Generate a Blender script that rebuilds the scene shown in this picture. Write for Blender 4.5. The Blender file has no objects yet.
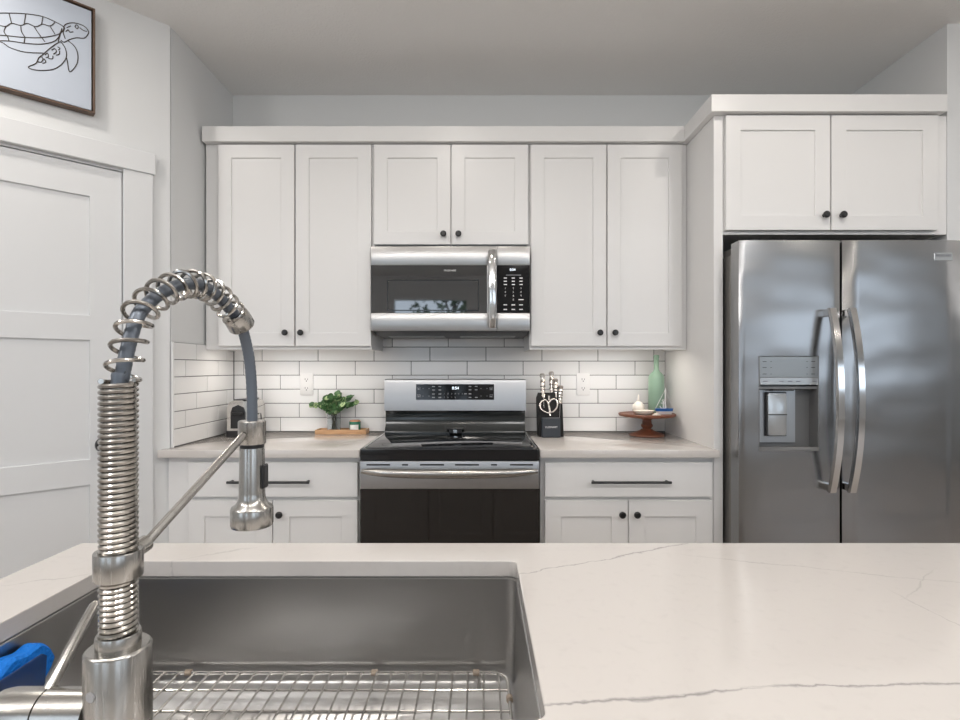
import bpy, bmesh, math, random
from mathutils import Vector, Matrix
random.seed(7)
C = bpy.context.scene.collection
SC = bpy.context.scene
R = math.radians

# ------------------------------------------------------------------ camera
F, CX, CY, CAMZ = 536.0, 479.0, 368.0, 1.262      # focal length in px, principal point, eye height
cam = bpy.data.cameras.new('camera')
cam.sensor_width = 36; cam.lens = F/960*36
cam.shift_x = (480-CX)/960; cam.shift_y = (CY-360)/960
cam.clip_start = 0.02
camo = bpy.data.objects.new('camera', cam); C.objects.link(camo)
camo.location = (0, 0, CAMZ); camo.rotation_euler = (R(90), 0, 0)
SC.camera = camo
def X(px, D): return (px-CX)/F*D
def Z(py, D): return CAMZ+(CY-py)/F*D

# ------------------------------------------------------------------ world + lights
W = bpy.data.worlds.new('world'); SC.world = W; W.use_nodes = True
bg = W.node_tree.nodes['Background']
bg.inputs[0].default_value = (0.74, 0.86, 1.0, 1); bg.inputs[1].default_value = 2.6

def area(name, loc, rot, sx, sy, power, col, portal=False, shape='RECTANGLE', spread=180):
    l = bpy.data.lights.new(name, 'AREA'); l.shape = shape
    l.size = sx
    if shape in ('RECTANGLE', 'ELLIPSE'): l.size_y = sy
    l.energy = power; l.color = col; l.spread = R(spread)
    if portal: l.cycles.is_portal = True
    o = bpy.data.objects.new(name, l); C.objects.link(o)
    o.location = loc; o.rotation_euler = rot
    return o
REAR = -3.6
WINS = [(-1.43, -0.15, 0.95, 2.42), (1.5, 3.1, 0.95, 2.42), (3.9, 6.4, 1.2, 2.42), (-4.2, -2.6, 0.6, 2.42)]
for (x0, x1, z0, z1) in WINS:
    area('window_portal', ((x0+x1)/2, REAR-0.06, (z0+z1)/2), (R(90), 0, 0), x1-x0, z1-z0, 1, (1, 1, 1), True)
WARM = (1.0, 0.93, 0.85)
for (x, y) in [(-1.6, 1.5), (-.15, 1.5), (1.3, 1.5), (-1.6, -.6), (-.15, -.6), (1.3, -.6), (3.2, -.6), (3.2, 1.2), (-3.0, -1.4)]:
    area('recessed_lamp_light', (x, y, 2.735), (0, 0, 0), .13, .13, 5, WARM, shape='DISK')
for (x, y, e) in ((-2.4, -.5, 22), (-1.0, -.3, 18), (.4, -.3, 18), (1.8, -.4, 22), (5.2, .2, 26)):  # added point fills without fixtures, brightening the ceiling and upper walls
    l = bpy.data.lights.new('ceiling_fill_light', 'POINT'); l.energy = e; l.color = (1.0, .985, .98); l.shadow_soft_size = .18
    lo_ = bpy.data.objects.new('ceiling_fill_light', l); C.objects.link(lo_); lo_.location = (x, y, 2.5)
for (x, y, sx) in [(-.93, 2.69, .62), (.62, 2.69, .56)]:
    area('under_cabinet_lamp_light', (x, y, 1.366), (0, 0, 0), sx, .03, 1.2, (1.0, .92, .83))
SC.view_settings.view_transform = 'Standard'
SC.view_settings.look = 'None'
SC.view_settings.exposure = 0.2
SC.view_settings.gamma = 1.0
SC.view_settings.use_curve_mapping = False
SC.cycles.max_bounces = 10
SC.cycles.diffuse_bounces = 5
SC.cycles.glossy_bounces = 5
SC.cycles.transparent_max_bounces = 12
SC.cycles.sample_clamp_indirect = 6
SC.cycles.caustics_reflective = False
SC.cycles.caustics_refractive = False
SC.cycles.use_denoising = True

# ------------------------------------------------------------------ materials
def mat(name, col, rough=.5, metal=0.0, spec=None, coat=0, trans=0, ior=None, emit=None, alpha=None):
    m = bpy.data.materials.new(name); m.use_nodes = True
    b = m.node_tree.nodes['Principled BSDF']
    b.inputs['Base Color'].default_value = (*col, 1)
    b.inputs['Roughness'].default_value = rough
    b.inputs['Metallic'].default_value = metal
    if spec is not None: b.inputs['Specular IOR Level'].default_value = spec
    if coat: b.inputs['Coat Weight'].default_value = coat; b.inputs['Coat Roughness'].default_value = .03
    if trans: b.inputs['Transmission Weight'].default_value = trans
    if ior: b.inputs['IOR'].default_value = ior
    if alpha is not None: b.inputs['Alpha'].default_value = alpha
    if emit: b.inputs['Emission Color'].default_value = (*emit[0], 1); b.inputs['Emission Strength'].default_value = emit[1]
    return m
class N:                                             # small node-tree helper
    def __init__(s, m): s.t = m.node_tree; s.b = s.t.nodes['Principled BSDF']
    def n(s, typ, **kw):
        x = s.t.nodes.new(typ)
        for k, v in kw.items():
            if k.startswith('_'): setattr(x, k[1:], v)
            else: x.inputs[k.replace('__', ' ')].default_value = v
        return x
    def l(s, a, b): s.t.links.new(a, b)
    def math(s, op, a, b=None, c=None, clamp=False):
        x = s.t.nodes.new('ShaderNodeMath'); x.operation = op; x.use_clamp = clamp
        for i, v in enumerate((a, b, c)):
            if v is None: continue
            if isinstance(v, (int, float)): x.inputs[i].default_value = v
            else: s.l(v, x.inputs[i])
        return x.outputs[0]
    def coord(s, scale=(1, 1, 1)):
        tc = s.n('ShaderNodeTexCoord'); mp = s.n('ShaderNodeMapping'); mp.inputs['Scale'].default_value = scale
        s.l(tc.outputs['Object'], mp.inputs['Vector']); return mp.outputs[0]
    def noise(s, vec, scale, detail=3, rough=.5):
        x = s.n('ShaderNodeTexNoise'); x.inputs['Scale'].default_value = scale
        x.inputs['Detail'].default_value = detail; x.inputs['Roughness'].default_value = rough
        if vec is not None: s.l(vec, x.inputs['Vector'])
        return x.outputs['Fac']
    def bump(s, h, strength, dist=.001):
        x = s.n('ShaderNodeBump'); x.inputs['Strength'].default_value = strength; x.inputs['Distance'].default_value = dist
        s.l(h, x.inputs['Height']); s.l(x.outputs[0], s.b.inputs['Normal']); return x
    def ramp(s, fac, stops):
        x = s.n('ShaderNodeValToRGB'); e = x.color_ramp.elements
        while len(e) < len(stops): e.new(.5)
        for i, (p, c) in enumerate(stops): e[i].position = p; e[i].color = (*c, 1)
        s.l(fac, x.inputs[0]); return x.outputs[0]

def bumpy(m, scale, strength, dist=.001, stretch=(1, 1, 1), detail=3):
    n = N(m); n.bump(n.noise(n.coord(stretch), scale, detail), strength, dist); return m
def brushed(name, col, rough, stretch, scale=60, var=.12, bump=.08, wave=0, aniso=0):
    m = mat(name, col, rough, 1.0); n = N(m)
    if aniso:
        tg = n.n('ShaderNodeTangent', _direction_type='RADIAL', _axis='Z'); n.l(tg.outputs[0], n.b.inputs['Tangent'])
        n.b.inputs['Anisotropic'].default_value = aniso
    f = n.noise(n.coord(stretch), scale, 4, .6)
    n.l(n.math('MULTIPLY_ADD', f, var, rough-var/2), n.b.inputs['Roughness'])
    bm_ = n.bump(f, bump, .0006)
    if wave:
        b2 = n.n('ShaderNodeBump'); b2.inputs['Strength'].default_value = 1; b2.inputs['Distance'].default_value = wave
        n.l(n.noise(n.coord((1, 1, 1.7)), 2.6, 1), b2.inputs['Height']); n.l(b2.outputs[0], bm_.inputs['Normal'])
    return m
M = {}
M['wall'] = bumpy(mat('wall_paint', (.70, .71, .715), .7), 260, .15, .0008)
M['ceiling'] = bumpy(mat('ceiling_texture_paint', (.84, .835, .825), .9), 95, .55, .004)
M['trim'] = mat('trim_white_paint', (.69, .70, .71), .45)
M['cab'] = mat('cabinet_white_paint', (.76, .755, .75), .33)
M['cab_in'] = mat('cabinet_underside', (.62, .55, .46), .5)
M['black'] = mat('matte_black_metal', (.012, .012, .013), .35)
M['blackgloss'] = mat('black_enamel', (.008, .008, .009), .12)
M['blackplastic'] = mat('black_plastic', (.018, .018, .02), .4)
M['glassblack'] = mat('black_glass', (.012, .012, .013), .03, spec=1.0, ior=1.75)
M['riser'] = mat('riser_black_enamel', (.010, .013, .013), .16, spec=.6)
M['panelglass'] = mat('control_black_glass', (.008, .008, .009), .06, spec=.35)
M['ovenglass'] = mat('oven_door_glass', (.012, .010, .009), .05, spec=.7)
M['cooktop'] = mat('cooktop_black_glass', (.006, .007, .009), .06, spec=.6)
M['steel'] = brushed('brushed_steel_horizontal', (.45, .445, .44), .34, (1, 1, 40), 8, .12, .01, 0, .7)
M['steel_v'] = brushed('brushed_steel_range', (.51, .515, .525), .44, (1, 1, 40), 8, .12, .01, 0, .7)
M['fridge'] = brushed('brushed_steel_fridge', (.35, .35, .352), .24, (1, 1, 40), 8, .05, .003, .010)
M['fridge_side'] = mat('fridge_grey_side', (.22, .21, .20), .4, .3)
M['sink'] = brushed('brushed_steel_sink', (.49, .485, .48), .32, (1, 1, 30), 8, .10, .0, 0, .35)
M['nickel'] = brushed('brushed_nickel', (.44, .425, .40), .26, (30, 30, 1), 30, .10, .006)
M['nickel_wire'] = mat('nickel_wire', (.43, .41, .38), .2, 1.0)
M['polished'] = mat('polished_steel', (.72, .72, .72), .12, 1.0)
M['wire'] = mat('grid_wire_steel', (.62, .60, .57), .22, 1.0)
M['hose'] = bumpy(mat('blue_grey_hose', (.14, .16, .19), .35, .4), 1, .4, .001)
M['outlet'] = mat('outlet_white_plastic', (.77, .77, .77), .3)
M['slot'] = mat('outlet_slot_dark', (.03, .03, .03), .6)
M['grout'] = mat('grey_grout', (.13, .13, .135), .8)
M['tile'] = bumpy(mat('white_glazed_tile', (.80, .80, .80), .16), 22, .06, .002)
M['white'] = mat('white_print', (.85, .85, .85), .5)
M['greyprint'] = mat('grey_print', (.35, .36, .38), .5)
M['darkprint'] = mat('dark_print', (.05, .05, .06), .5)
M['display'] = mat('lit_display_digits', (.8, .9, 1), .5, emit=((.85, .93, 1), 1.6))
M['leaf'] = mat('eucalyptus_leaf', (.06, .145, .05), .45)
M['leaf_l'] = mat('eucalyptus_leaf_pale', (.34, .45, .22), .5)
M['stem'] = mat('stem_brown_green', (.16, .17, .09), .6)
M['glass'] = mat('clear_glass', (.93, .96, .96), .02, trans=1.0, ior=1.3)
M['frost'] = mat('sea_green_frosted_glass', (.27, .41, .31), .38, spec=.4)
M['greenglass'] = mat('green_candle_glass', (.05, .20, .13), .15)
M['label'] = mat('paper_label', (.78, .78, .76), .6)
M['copper'] = mat('copper_lid', (.55, .27, .15), .4, .3)
M['blue'] = mat('boat_blue_paint', (.02, .13, .42), .4)
M['shell'] = mat('bleached_shell', (.72, .66, .58), .6)
M['ceram'] = mat('white_ceramic', (.78, .74, .68), .35)
M['knifesteel'] = mat('knife_handle_steel', (.62, .58, .54), .22, 1.0)
M['blockblack'] = mat('knife_block_black_wood', (.008, .0075, .0075), .55, spec=.25)
M['blockpanel'] = mat('knife_block_slate_panel', (.035, .042, .052), .5)
M['toast'] = mat('toaster_chrome', (.68, .66, .63), .12, 1.0)
M['canvas'] = mat('canvas_pale_blue', (.50, .55, .63), .7)
M['frame'] = bumpy(mat('walnut_frame', (.12, .075, .05), .5), 40, .2, .001, (1, 6, 1))
M['ink'] = mat('brown_black_ink', (.045, .035, .028), .7)
M['sponge'] = bumpy(mat('blue_sponge', (.0, .19, .72), .75), 130, 1.0, .004)
M['caddy'] = mat('navy_translucent_plastic', (.02, .06, .20), .15, alpha=.78)
M['island'] = mat('island_cabinet_paint', (.74, .71, .68), .4)
M['lawn'] = mat('outdoor_lawn', (.20, .21, .17), .9)
M['bark'] = mat('tree_bark', (.08, .06, .045), .9)
M['treeleaf'] = mat('tree_leaf', (.05, .10, .04), .7)
M['screen'] = mat('grease_filter_mesh', (.30, .30, .30), .4, .8)
M['disp_panel'] = mat('dispenser_grey_panel', (.30, .32, .33), .3, .5)
M['disp_in'] = mat('dispenser_cavity_grey', (.20, .20, .20), .35, .4)
M['disp_light'] = mat('dispenser_silver_strip', (.48, .50, .51), .25, .6)

def wood(name, c1, c2, stretch, scale, rough=.45):
    m = mat(name, c1, rough); n = N(m)
    f = n.noise(n.coord(stretch), scale, 5, .6)
    n.l(n.ramp(f, [(.3, c1), (.7, c2)]), n.b.inputs['Base Color']); n.bump(f, .15, .001); return m
M['cherry'] = wood('cherry_stand_wood', (.11, .035, .018), (.22, .08, .04), (1, 8, 8), 14)
M['oak'] = wood('light_tray_wood', (.42, .23, .11), (.60, .37, .20), (1, 9, 9), 16)
M['floor'] = wood('oak_plank_floor', (.38, .33, .29), (.48, .43, .39), (1, 8, 1), 4, .35)

# quartz with grey veins, vein lines laid out in metres on the slab
m = mat('quartz_grey_veins', (.62, .585, .555), .09, spec=.5); n = N(m); M['quartz'] = m
geo = n.n('ShaderNodeNewGeometry'); P = geo.outputs['Position']
sep = n.n('ShaderNodeSeparateXYZ'); n.l(P, sep.inputs[0])
w1 = n.noise(P, 9, 6, .65); w2 = n.noise(P, 30, 4, .6); patch = n.noise(P, 14, 2)
acc = None
def vein(p1, p2, width, amp, strength):
    global acc
    dx, dy = p2[0]-p1[0], p2[1]-p1[1]; L = math.hypot(dx, dy); dx /= L; dy /= L
    rx = n.math('SUBTRACT', sep.outputs[0], p1[0]); ry = n.math('SUBTRACT', sep.outputs[1], p1[1])
    u = n.math('ADD', n.math('MULTIPLY', rx, dx), n.math('MULTIPLY', ry, dy))
    v = n.math('SUBTRACT', n.math('MULTIPLY', ry, dx), n.math('MULTIPLY', rx, dy))
    v = n.math('ADD', v, n.math('MULTIPLY', n.math('SUBTRACT', w1, .5), amp))
    v = n.math('ADD', v, n.math('MULTIPLY', n.math('SUBTRACT', w2, .5), amp*.35))
    a = n.math('SUBTRACT', 1.0, n.math('DIVIDE', n.math('ABSOLUTE', v), n.math('MULTIPLY', n.math('MULTIPLY_ADD', patch, 2.0, -.35), width)), clamp=True)
    e = n.math('MULTIPLY', n.math('MULTIPLY_ADD', u, 14, 0, True), n.math('MULTIPLY_ADD', n.math('SUBTRACT', L, u), 14, 0, True))
    r = n.math('MULTIPLY', n.math('MULTIPLY', a, e), strength)
    acc = r if acc is None else n.math('MAXIMUM', acc, r)
vein((.02, .548), (.33, .590), .006, .030, .9)
vein((.28, .588), (1.0, .612), .005, .030, .85)
vein((.03, .890), (.46, 1.085), .0055, .045, .75)
vein((.36, 1.01), (1.0, .80), .0035, .035, .34)
vein((.66, .63), (.645, .86), .0035, .03, .36)
vein((.63, .80), (.80, .94), .003, .03, .32)
vein((-.80, .84), (-.40, 1.06), .004, .05, .36)
vein((.5, .40), (1.4, .90), .004, .05, .35)
vein((-1.3, 2.42), (-.6, 2.8), .006, .05, .30)
vein((.3, 2.75), (.95, 2.4), .005, .05, .30)
mot = n.noise(P, 55, 3); mott = n.math('MULTIPLY', n.math('SUBTRACT', mot, .56, clamp=True), .35)
acc = n.math('MAXIMUM', acc, mott)
mx = n.n('ShaderNodeMix', _data_type='RGBA'); n.l(acc, mx.inputs[0])
mx.inputs[6].default_value = (.62, .585, .555, 1); mx.inputs[7].default_value = (.27, .255, .25, 1)
n.l(mx.outputs[2], n.b.inputs['Base Color'])

# ------------------------------------------------------------------ mesh helpers
def rotz(o): return o.rotation_euler.z
class MB:
    def __init__(s): s.bm = bmesh.new(); s.mi = 0
    def _flat(s, faces):                              # big flat faces keep their own normal beside a soft bevel
        for f in faces:
            f.normal_update(); f.select = max(abs(c) for c in f.normal) > .9999
    def _setmi(s, faces):
        for f in faces: f.material_index = s.mi
    def box(s, x0, x1, y0, y1, z0, z1, bev=0, seg=1):
        r = bmesh.ops.create_cube(s.bm, size=1)
        for v in r['verts']:
            v.co = ((x0+x1)/2+v.co.x*(x1-x0), (y0+y1)/2+v.co.y*(y1-y0), (z0+z1)/2+v.co.z*(z1-z0))
        fs = set(f for v in r['verts'] for f in v.link_faces); s._setmi(fs)
        if bev:
            es = list(set(e for v in r['verts'] for e in v.link_edges))
            r2 = bmesh.ops.bevel(s.bm, geom=es, offset=bev, segments=seg, profile=.5, affect='EDGES'); s._setmi(r2['faces'])
            s._flat(set(f for v in r2['verts'] for f in v.link_faces))
        return s
    def quad(s, pts):
        f = s.bm.faces.new([s.bm.verts.new(p) for p in pts]); f.material_index = s.mi; return s
    def lathe(s, prof, origin=(0, 0, 0), axis=(0, 0, 1), n=32, sx=1, sy=1, cap=True):
        q = Vector((0, 0, 1)).rotation_difference(Vector(axis).normalized()); o = Vector(origin)
        rings = []
        for (r, h) in prof:
            if r < 1e-6: rings.append([s.bm.verts.new(o+q @ Vector((0, 0, h)))])
            else: rings.append([s.bm.verts.new(o+q @ Vector((r*sx*math.cos(2*math.pi*i/n), r*sy*math.sin(2*math.pi*i/n), h))) for i in range(n)])
        for a, b in zip(rings, rings[1:]):
            for i in range(n):
                j = (i+1) % n
                if len(a) == 1 and len(b) == 1: continue
                if len(a) == 1: f = s.bm.faces.new((a[0], b[j], b[i]))
                elif len(b) == 1: f = s.bm.faces.new((a[i], a[j], b[0]))
                else: f = s.bm.faces.new((a[i], a[j], b[j], b[i]))
                f.material_index = s.mi
        if cap:
            if len(rings[0]) > 1: f = s.bm.faces.new(rings[0][::-1]); f.material_index = s.mi
            if len(rings[-1]) > 1: f = s.bm.faces.new(rings[-1]); f.material_index = s.mi
        return s
    def cyl(s, p0, p1, r, n=20, bev=0):
        p0, p1 = Vector(p0), Vector(p1); L = (p1-p0).length
        prof = [(r-bev, 0), (r, bev), (r, L-bev), (r-bev, L)] if bev else [(r, 0), (r, L)]
        return s.lathe(prof, p0, p1-p0, n)
    def tube(s, pts, r, n=8, closed=False, flat=None, rad=None):
        pts = [Vector(p) for p in pts]; K = len(pts); rings = []
        t = (pts[1]-pts[0]).normalized()
        up = Vector((0, 0, 1)) if abs(t.z) < .9 else Vector((0, 1, 0))
        u = (up-t*up.dot(t)).normalized()
        for i in range(K):
            a = pts[i-1] if (i > 0 or closed) else pts[i]
            b = pts[(i+1) % K] if (i < K-1 or closed) else pts[i]
            t = (b-a).normalized(); u = (u-t*u.dot(t)).normalized(); w = t.cross(u)
            rr = rad[i] if rad else r
            ru, rw = (rr, rr) if not flat else (rr*flat[0], rr*flat[1])
            rings.append([s.bm.verts.new(pts[i]+u*math.cos(2*math.pi*k/n)*ru+w*math.sin(2*math.pi*k/n)*rw) for k in range(n)])
        for i in range(K if closed else K-1):
            a, b = rings[i], rings[(i+1) % K]
            for k in range(n):
                f = s.bm.faces.new((a[k], a[(k+1) % n], b[(k+1) % n], b[k])); f.material_index = s.mi
        if not closed:
            s._setmi([s.bm.faces.new(rings[0][::-1]), s.bm.faces.new(rings[-1])])
        return s
    def prism(s, poly, z0, z1, bev=0):
        a = [s.bm.verts.new((x, y, z0)) for x, y in poly]; b = [s.bm.verts.new((x, y, z1)) for x, y in poly]
        fs = [s.bm.faces.new(a[::-1]), s.bm.faces.new(b)]
        for i in range(len(a)):
            j = (i+1) % len(a); fs.append(s.bm.faces.new((a[i], a[j], b[j], b[i])))
        s._setmi(fs)
        if bev:
            es = list(set(e for f in fs[:2] for e in f.edges))
            r2 = bmesh.ops.bevel(s.bm, geom=es, offset=bev, segments=2, profile=.5, affect='EDGES'); s._setmi(r2['faces'])
            s._flat([f for f in set(f for v in r2['verts'] for f in v.link_faces) if len(f.verts) > 4 or f.calc_area() > .002])
        return s
    def extr_x(s, poly, x0, x1):                      # polygon in (y, z) swept along x
        a = [s.bm.verts.new((x0, y, z)) for y, z in poly]; b = [s.bm.verts.new((x1, y, z)) for y, z in poly]
        fs = [s.bm.faces.new(a), s.bm.faces.new(b[::-1])]
        for i in range(len(a)):
            j = (i+1) % len(a); fs.append(s.bm.faces.new((a[i], b[i], b[j], a[j])))
        s._setmi(fs); return s
    def sphere(s, c, r, sc=(1, 1, 1), sub=2):
        rr = bmesh.ops.create_icosphere(s.bm, subdivisions=sub, radius=r)
        for v in rr['verts']: v.co = Vector((v.co.x*sc[0]+c[0], v.co.y*sc[1]+c[1], v.co.z*sc[2]+c[2]))
        s._setmi(set(f for v in rr['verts'] for f in v.link_faces)); return s
    def panels(s, x0, x1, z0, z1, yf, t, holes, rec=.009, bev=.0012):
        """door slab, front at y=yf looking to -y, recessed flat panels in holes [(xa, xb, za, zb)]"""
        xs = sorted(set([x0, x1]+[h[0] for h in holes]+[h[1] for h in holes]))
        zs = sorted(set([z0, z1]+[h[2] for h in holes]+[h[3] for h in holes]))
        bm = bmesh.new(); V = {}
        def v(x, y, z):
            k = (round(x, 5), round(y, 5), round(z, 5))
            if k not in V: V[k] = bm.verts.new(k)
            return V[k]
        for i in range(len(xs)-1):
            for j in range(len(zs)-1):
                a, b, c, d = xs[i], xs[i+1], zs[j], zs[j+1]
                inh = any(h[0] <= a+1e-6 and h[1] >= b-1e-6 and h[2] <= c+1e-6 and h[3] >= d-1e-6 for h in holes)
                y = yf+(rec if inh else 0)
                bm.faces.new((v(a, y, c), v(b, y, c), v(b, y, d), v(a, y, d)))
                bm.faces.new((v(a, yf+t, c), v(a, yf+t, d), v(b, yf+t, d), v(b, yf+t, c)))
        for h in holes:
            xa, xb, za, zb = h; y0, y1 = yf, yf+rec
            XS = [x for x in xs if xa-1e-6 <= x <= xb+1e-6]; ZS = [z for z in zs if za-1e-6 <= z <= zb+1e-6]
            for p, q in zip(XS, XS[1:]):
                bm.faces.new((v(p, y0, za), v(q, y0, za), v(q, y1, za), v(p, y1, za)))
                bm.faces.new((v(p, y0, zb), v(p, y1, zb), v(q, y1, zb), v(q, y0, zb)))
            for p, q in zip(ZS, ZS[1:]):
                bm.faces.new((v(xa, y0, p), v(xa, y1, p), v(xa, y1, q), v(xa, y0, q)))
                bm.faces.new((v(xb, y0, p), v(xb, y0, q), v(xb, y1, q), v(xb, y1, p)))
        yb = yf+t
        for p, q in zip(xs, xs[1:]):
            bm.faces.new((v(p, yf, z0), v(p, yb, z0), v(q, yb, z0), v(q, yf, z0)))
            bm.faces.new((v(p, yf, z1), v(q, yf, z1), v(q, yb, z1), v(p, yb, z1)))
        for p, q in zip(zs, zs[1:]):
            bm.faces.new((v(x0, yf, p), v(x0, yf, q), v(x0, yb, q), v(x0, yb, p)))
            bm.faces.new((v(x1, yf, p), v(x1, yb, p), v(x1, yb, q), v(x1, yf, q)))
        bmesh.ops.recalc_face_normals(bm, faces=bm.faces)
        if bev:
            es = [e for e in bm.edges if len(e.link_faces) == 2 and e.calc_face_angle(0) > .5]
            bmesh.ops.bevel(bm, geom=es, offset=bev, segments=1, affect='EDGES')
        for f in bm.faces: f.material_index = s.mi
        me = bpy.data.meshes.new('tmp'); bm.to_mesh(me); bm.free(); s.bm.from_mesh(me); bpy.data.meshes.remove(me)
        return s
    def text(s, body, x, y, z, size, mi=None, align='CENTER', rot=None):
        cu = bpy.data.curves.new('txt', 'FONT'); cu.body = body; cu.size = size; cu.align_x = align; cu.align_y = 'CENTER'
        cu.extrude = .0002
        o = bpy.data.objects.new('txt', cu); C.objects.link(o)
        dg = bpy.context.evaluated_depsgraph_get()
        me = bpy.data.meshes.new_from_object(o.evaluated_get(dg))
        mtx = Matrix.Translation((x, y, z)) @ (rot or Matrix.Identity(4)) @ Matrix.Rotation(R(90), 4, 'X')
        me.transform(mtx); k0 = len(s.bm.faces)
        s.bm.from_mesh(me); s.bm.faces.ensure_lookup_table()
        for f in s.bm.faces[k0:]: f.material_index = s.mi
        bpy.data.objects.remove(o); bpy.data.curves.remove(cu); bpy.data.meshes.remove(me); return s
    def build(s, name, mats, parent=None, smooth=True, local=False, recalc=True, angle=35):
        if not isinstance(mats, (list, tuple)): mats = [mats]
        if recalc: bmesh.ops.recalc_face_normals(s.bm, faces=s.bm.faces)
        co = [v.co for v in s.bm.verts]
        lo = Vector([min(c[i] for c in co) for i in range(3)]); hi = Vector([max(c[i] for c in co) for i in range(3)])
        c = (lo+hi)/2
        bmesh.ops.translate(s.bm, verts=s.bm.verts, vec=-c)
        keep = [not f.select for f in s.bm.faces]
        me = bpy.data.meshes.new(name); s.bm.to_mesh(me); s.bm.free()
        for q in mats: me.materials.append(q)
        o = bpy.data.objects.new(name, me); C.objects.link(o)
        if parent is not None:
            o.parent = parent
            o.location = c if local else c-ORG.get(parent.name, Vector())
        else: o.location = c
        ORG[o.name] = c if (parent is None or not local) else c
        LOC[o.name] = c
        if smooth:
            me.polygons.foreach_set('use_smooth', keep)
            try: me.set_sharp_from_angle(angle=R(angle))
            except Exception: pass
        return o
ORG, LOC = {}, {}
def sub_local(mb, name, mats, parent, **kw):          # child of a part inside a rotated thing: verts in the thing's frame
    o = mb.build(name, mats, None, local=True, **kw); o.parent = parent; o.location = o.location-LOC[parent.name]; return o
def tag(o, label, cat, group=None):
    o['label'] = label; o['category'] = cat
    if group: o['group'] = group
    return o
def struct(o): o['kind'] = 'structure'; return o
def thing(name, label, cat, loc, rz=0, group=None):
    o = bpy.data.objects.new(name, None); C.objects.link(o); o.location = loc; o.rotation_euler = (0, 0, rz)
    o.empty_display_size = .05
    ORG[o.name] = Vector(loc); tag(o, label, cat, group); return o
def boolean_cut(o, mb, bevel=0, seg=2):
    bmesh.ops.recalc_face_normals(mb.bm, faces=mb.bm.faces)
    me = bpy.data.meshes.new('cut'); mb.bm.to_mesh(me); mb.bm.free()
    c = bpy.data.objects.new('cut', me); C.objects.link(c)
    md = o.modifiers.new('b', 'BOOLEAN'); md.object = c; md.operation = 'DIFFERENCE'; md.solver = 'EXACT'
    if bevel:
        bv = o.modifiers.new('v', 'BEVEL'); bv.width = bevel; bv.segments = seg; bv.limit_method = 'ANGLE'; bv.angle_limit = R(50)
    bpy.context.view_layer.update()
    dg = bpy.context.evaluated_depsgraph_get()
    nm = bpy.data.meshes.new_from_object(o.evaluated_get(dg))
    old = o.data; o.modifiers.clear(); o.data = nm; nm.name = old.name
    bpy.data.meshes.remove(old); bpy.data.objects.remove(c); bpy.data.meshes.remove(me)
    nm.set_sharp_from_angle(angle=R(40))
    nm.polygons.foreach_set('use_smooth', [max(abs(c) for c in p.normal) < .9999 for p in nm.polygons])
    return o
def rrect(x0, x1, y0, y1, r, n=6):
    pts = []
    for (cx, cy, a0) in ((x1-r, y1-r, 0), (x0+r, y1-r, 90), (x0+r, y0+r, 180), (x1-r, y0+r, 270)):
        for k in range(n+1):
            a = R(a0+90*k/n); pts.append((cx+r*math.cos(a), cy+r*math.sin(a)))
    return pts

# ------------------------------------------------------------------ room shell
CEIL, BACK = 2.752, 2.93
LX, CYN = -1.346, 2.335                              # left return wall and its front corner
RX, RYF = 2.026, 2.32                                # right return wall, its end facing the room
XL, XR = -4.6, 8.0
struct(MB().box(XL, XR, REAR, BACK+.1, -.1, 0).build('floor', M['floor']))
struct(MB().box(XL, XR, REAR, BACK+.1, CEIL, CEIL+.1).build('ceiling', M['ceiling']))
wb = struct(MB().box(LX-.1, RX+.1, BACK, BACK+.1, 0, CEIL).build('wall_back', M['wall']))
wl = struct(MB().box(LX-.1, LX, CYN+.01, BACK, 0, CEIL).build('wall_left', M['wall']))
struct(MB().box(RX, XR, RYF, BACK+.1, 0, CEIL).build('wall_right', M['wall']))
struct(MB().box(XR, XR+.1, REAR, RYF, 0, CEIL).build('wall_far_right', M['wall']))
# diagonal pantry wall, local frame: x along the wall to the right, y into the wall, origin at the corner
D45 = R(45); S0, S1, DTOP = .1775, .8875, 2.068
def diag(name): 
    o = bpy.data.objects.new(name, None); C.objects.link(o); o.location = (LX, CYN, 0); o.rotation_euler = (0, 0, D45); return o
def place_diag(o):
    c = Vector(o.location); o.location = Vector((LX, CYN, 0))+Matrix.Rotation(D45, 3, 'Z') @ c; o.rotation_euler = (0, 0, D45); return o
w = MB()
w.box(-S0+.004, 0, 0, .1, 0, CEIL); w.box(-S1-.004, -S0+.004, 0, .1, DTOP+.004, CEIL); w.box(-1.45, -S1-.004, 0, .1, 0, CEIL)
struct(place_diag(w.build('wall_pantry', M['wall'])))
c45 = math.cos(D45)*1.45
struct(MB().box(XL, LX-c45, CYN-c45, CYN-c45+.1, 0, CEIL).build('wall_far_left', M['wall']))
struct(MB().box(XL-.1, XL, REAR, CYN-c45+.1, 0, CEIL).build('wall_side', M['wall']))
# rear wall with window openings
w = MB(); xs = XL
for (x0, x1, z0, z1) in sorted(WINS):
    w.box(xs, x0, REAR-.12, REAR, 0, CEIL); w.box(x0, x1, REAR-.12, REAR, 0, z0); w.box(x0, x1, REAR-.12, REAR, z1, CEIL); xs = x1
w.box(xs, XR, REAR-.12, REAR, 0, CEIL)
struct(w.build('wall_front', M['wall']))
for i, (x0, x1, z0, z1) in enumerate(WINS):
    f = MB(); t = .05; ya, yb = REAR-.1, REAR+.02
    for b in ((x0, x0+t, z0, z1), (x1-t, x1, z0, z1), (x0+t, x1-t, z0, z0+t), (x0+t, x1-t, z1-t, z1)): f.box(b[0], b[1], ya, yb, b[2], b[3])
    k = 3 if x1-x0 > 2.2 else 2 if x1-x0 > 1.4 else 1
    for q in range(1, k): xm = x0+(x1-x0)*q/k; f.box(xm-.03, xm+.03, ya+.03, yb-.03, z0+t, z1-t)
    struct(f.build('window_%d' % (i+1), M['trim']))
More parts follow.
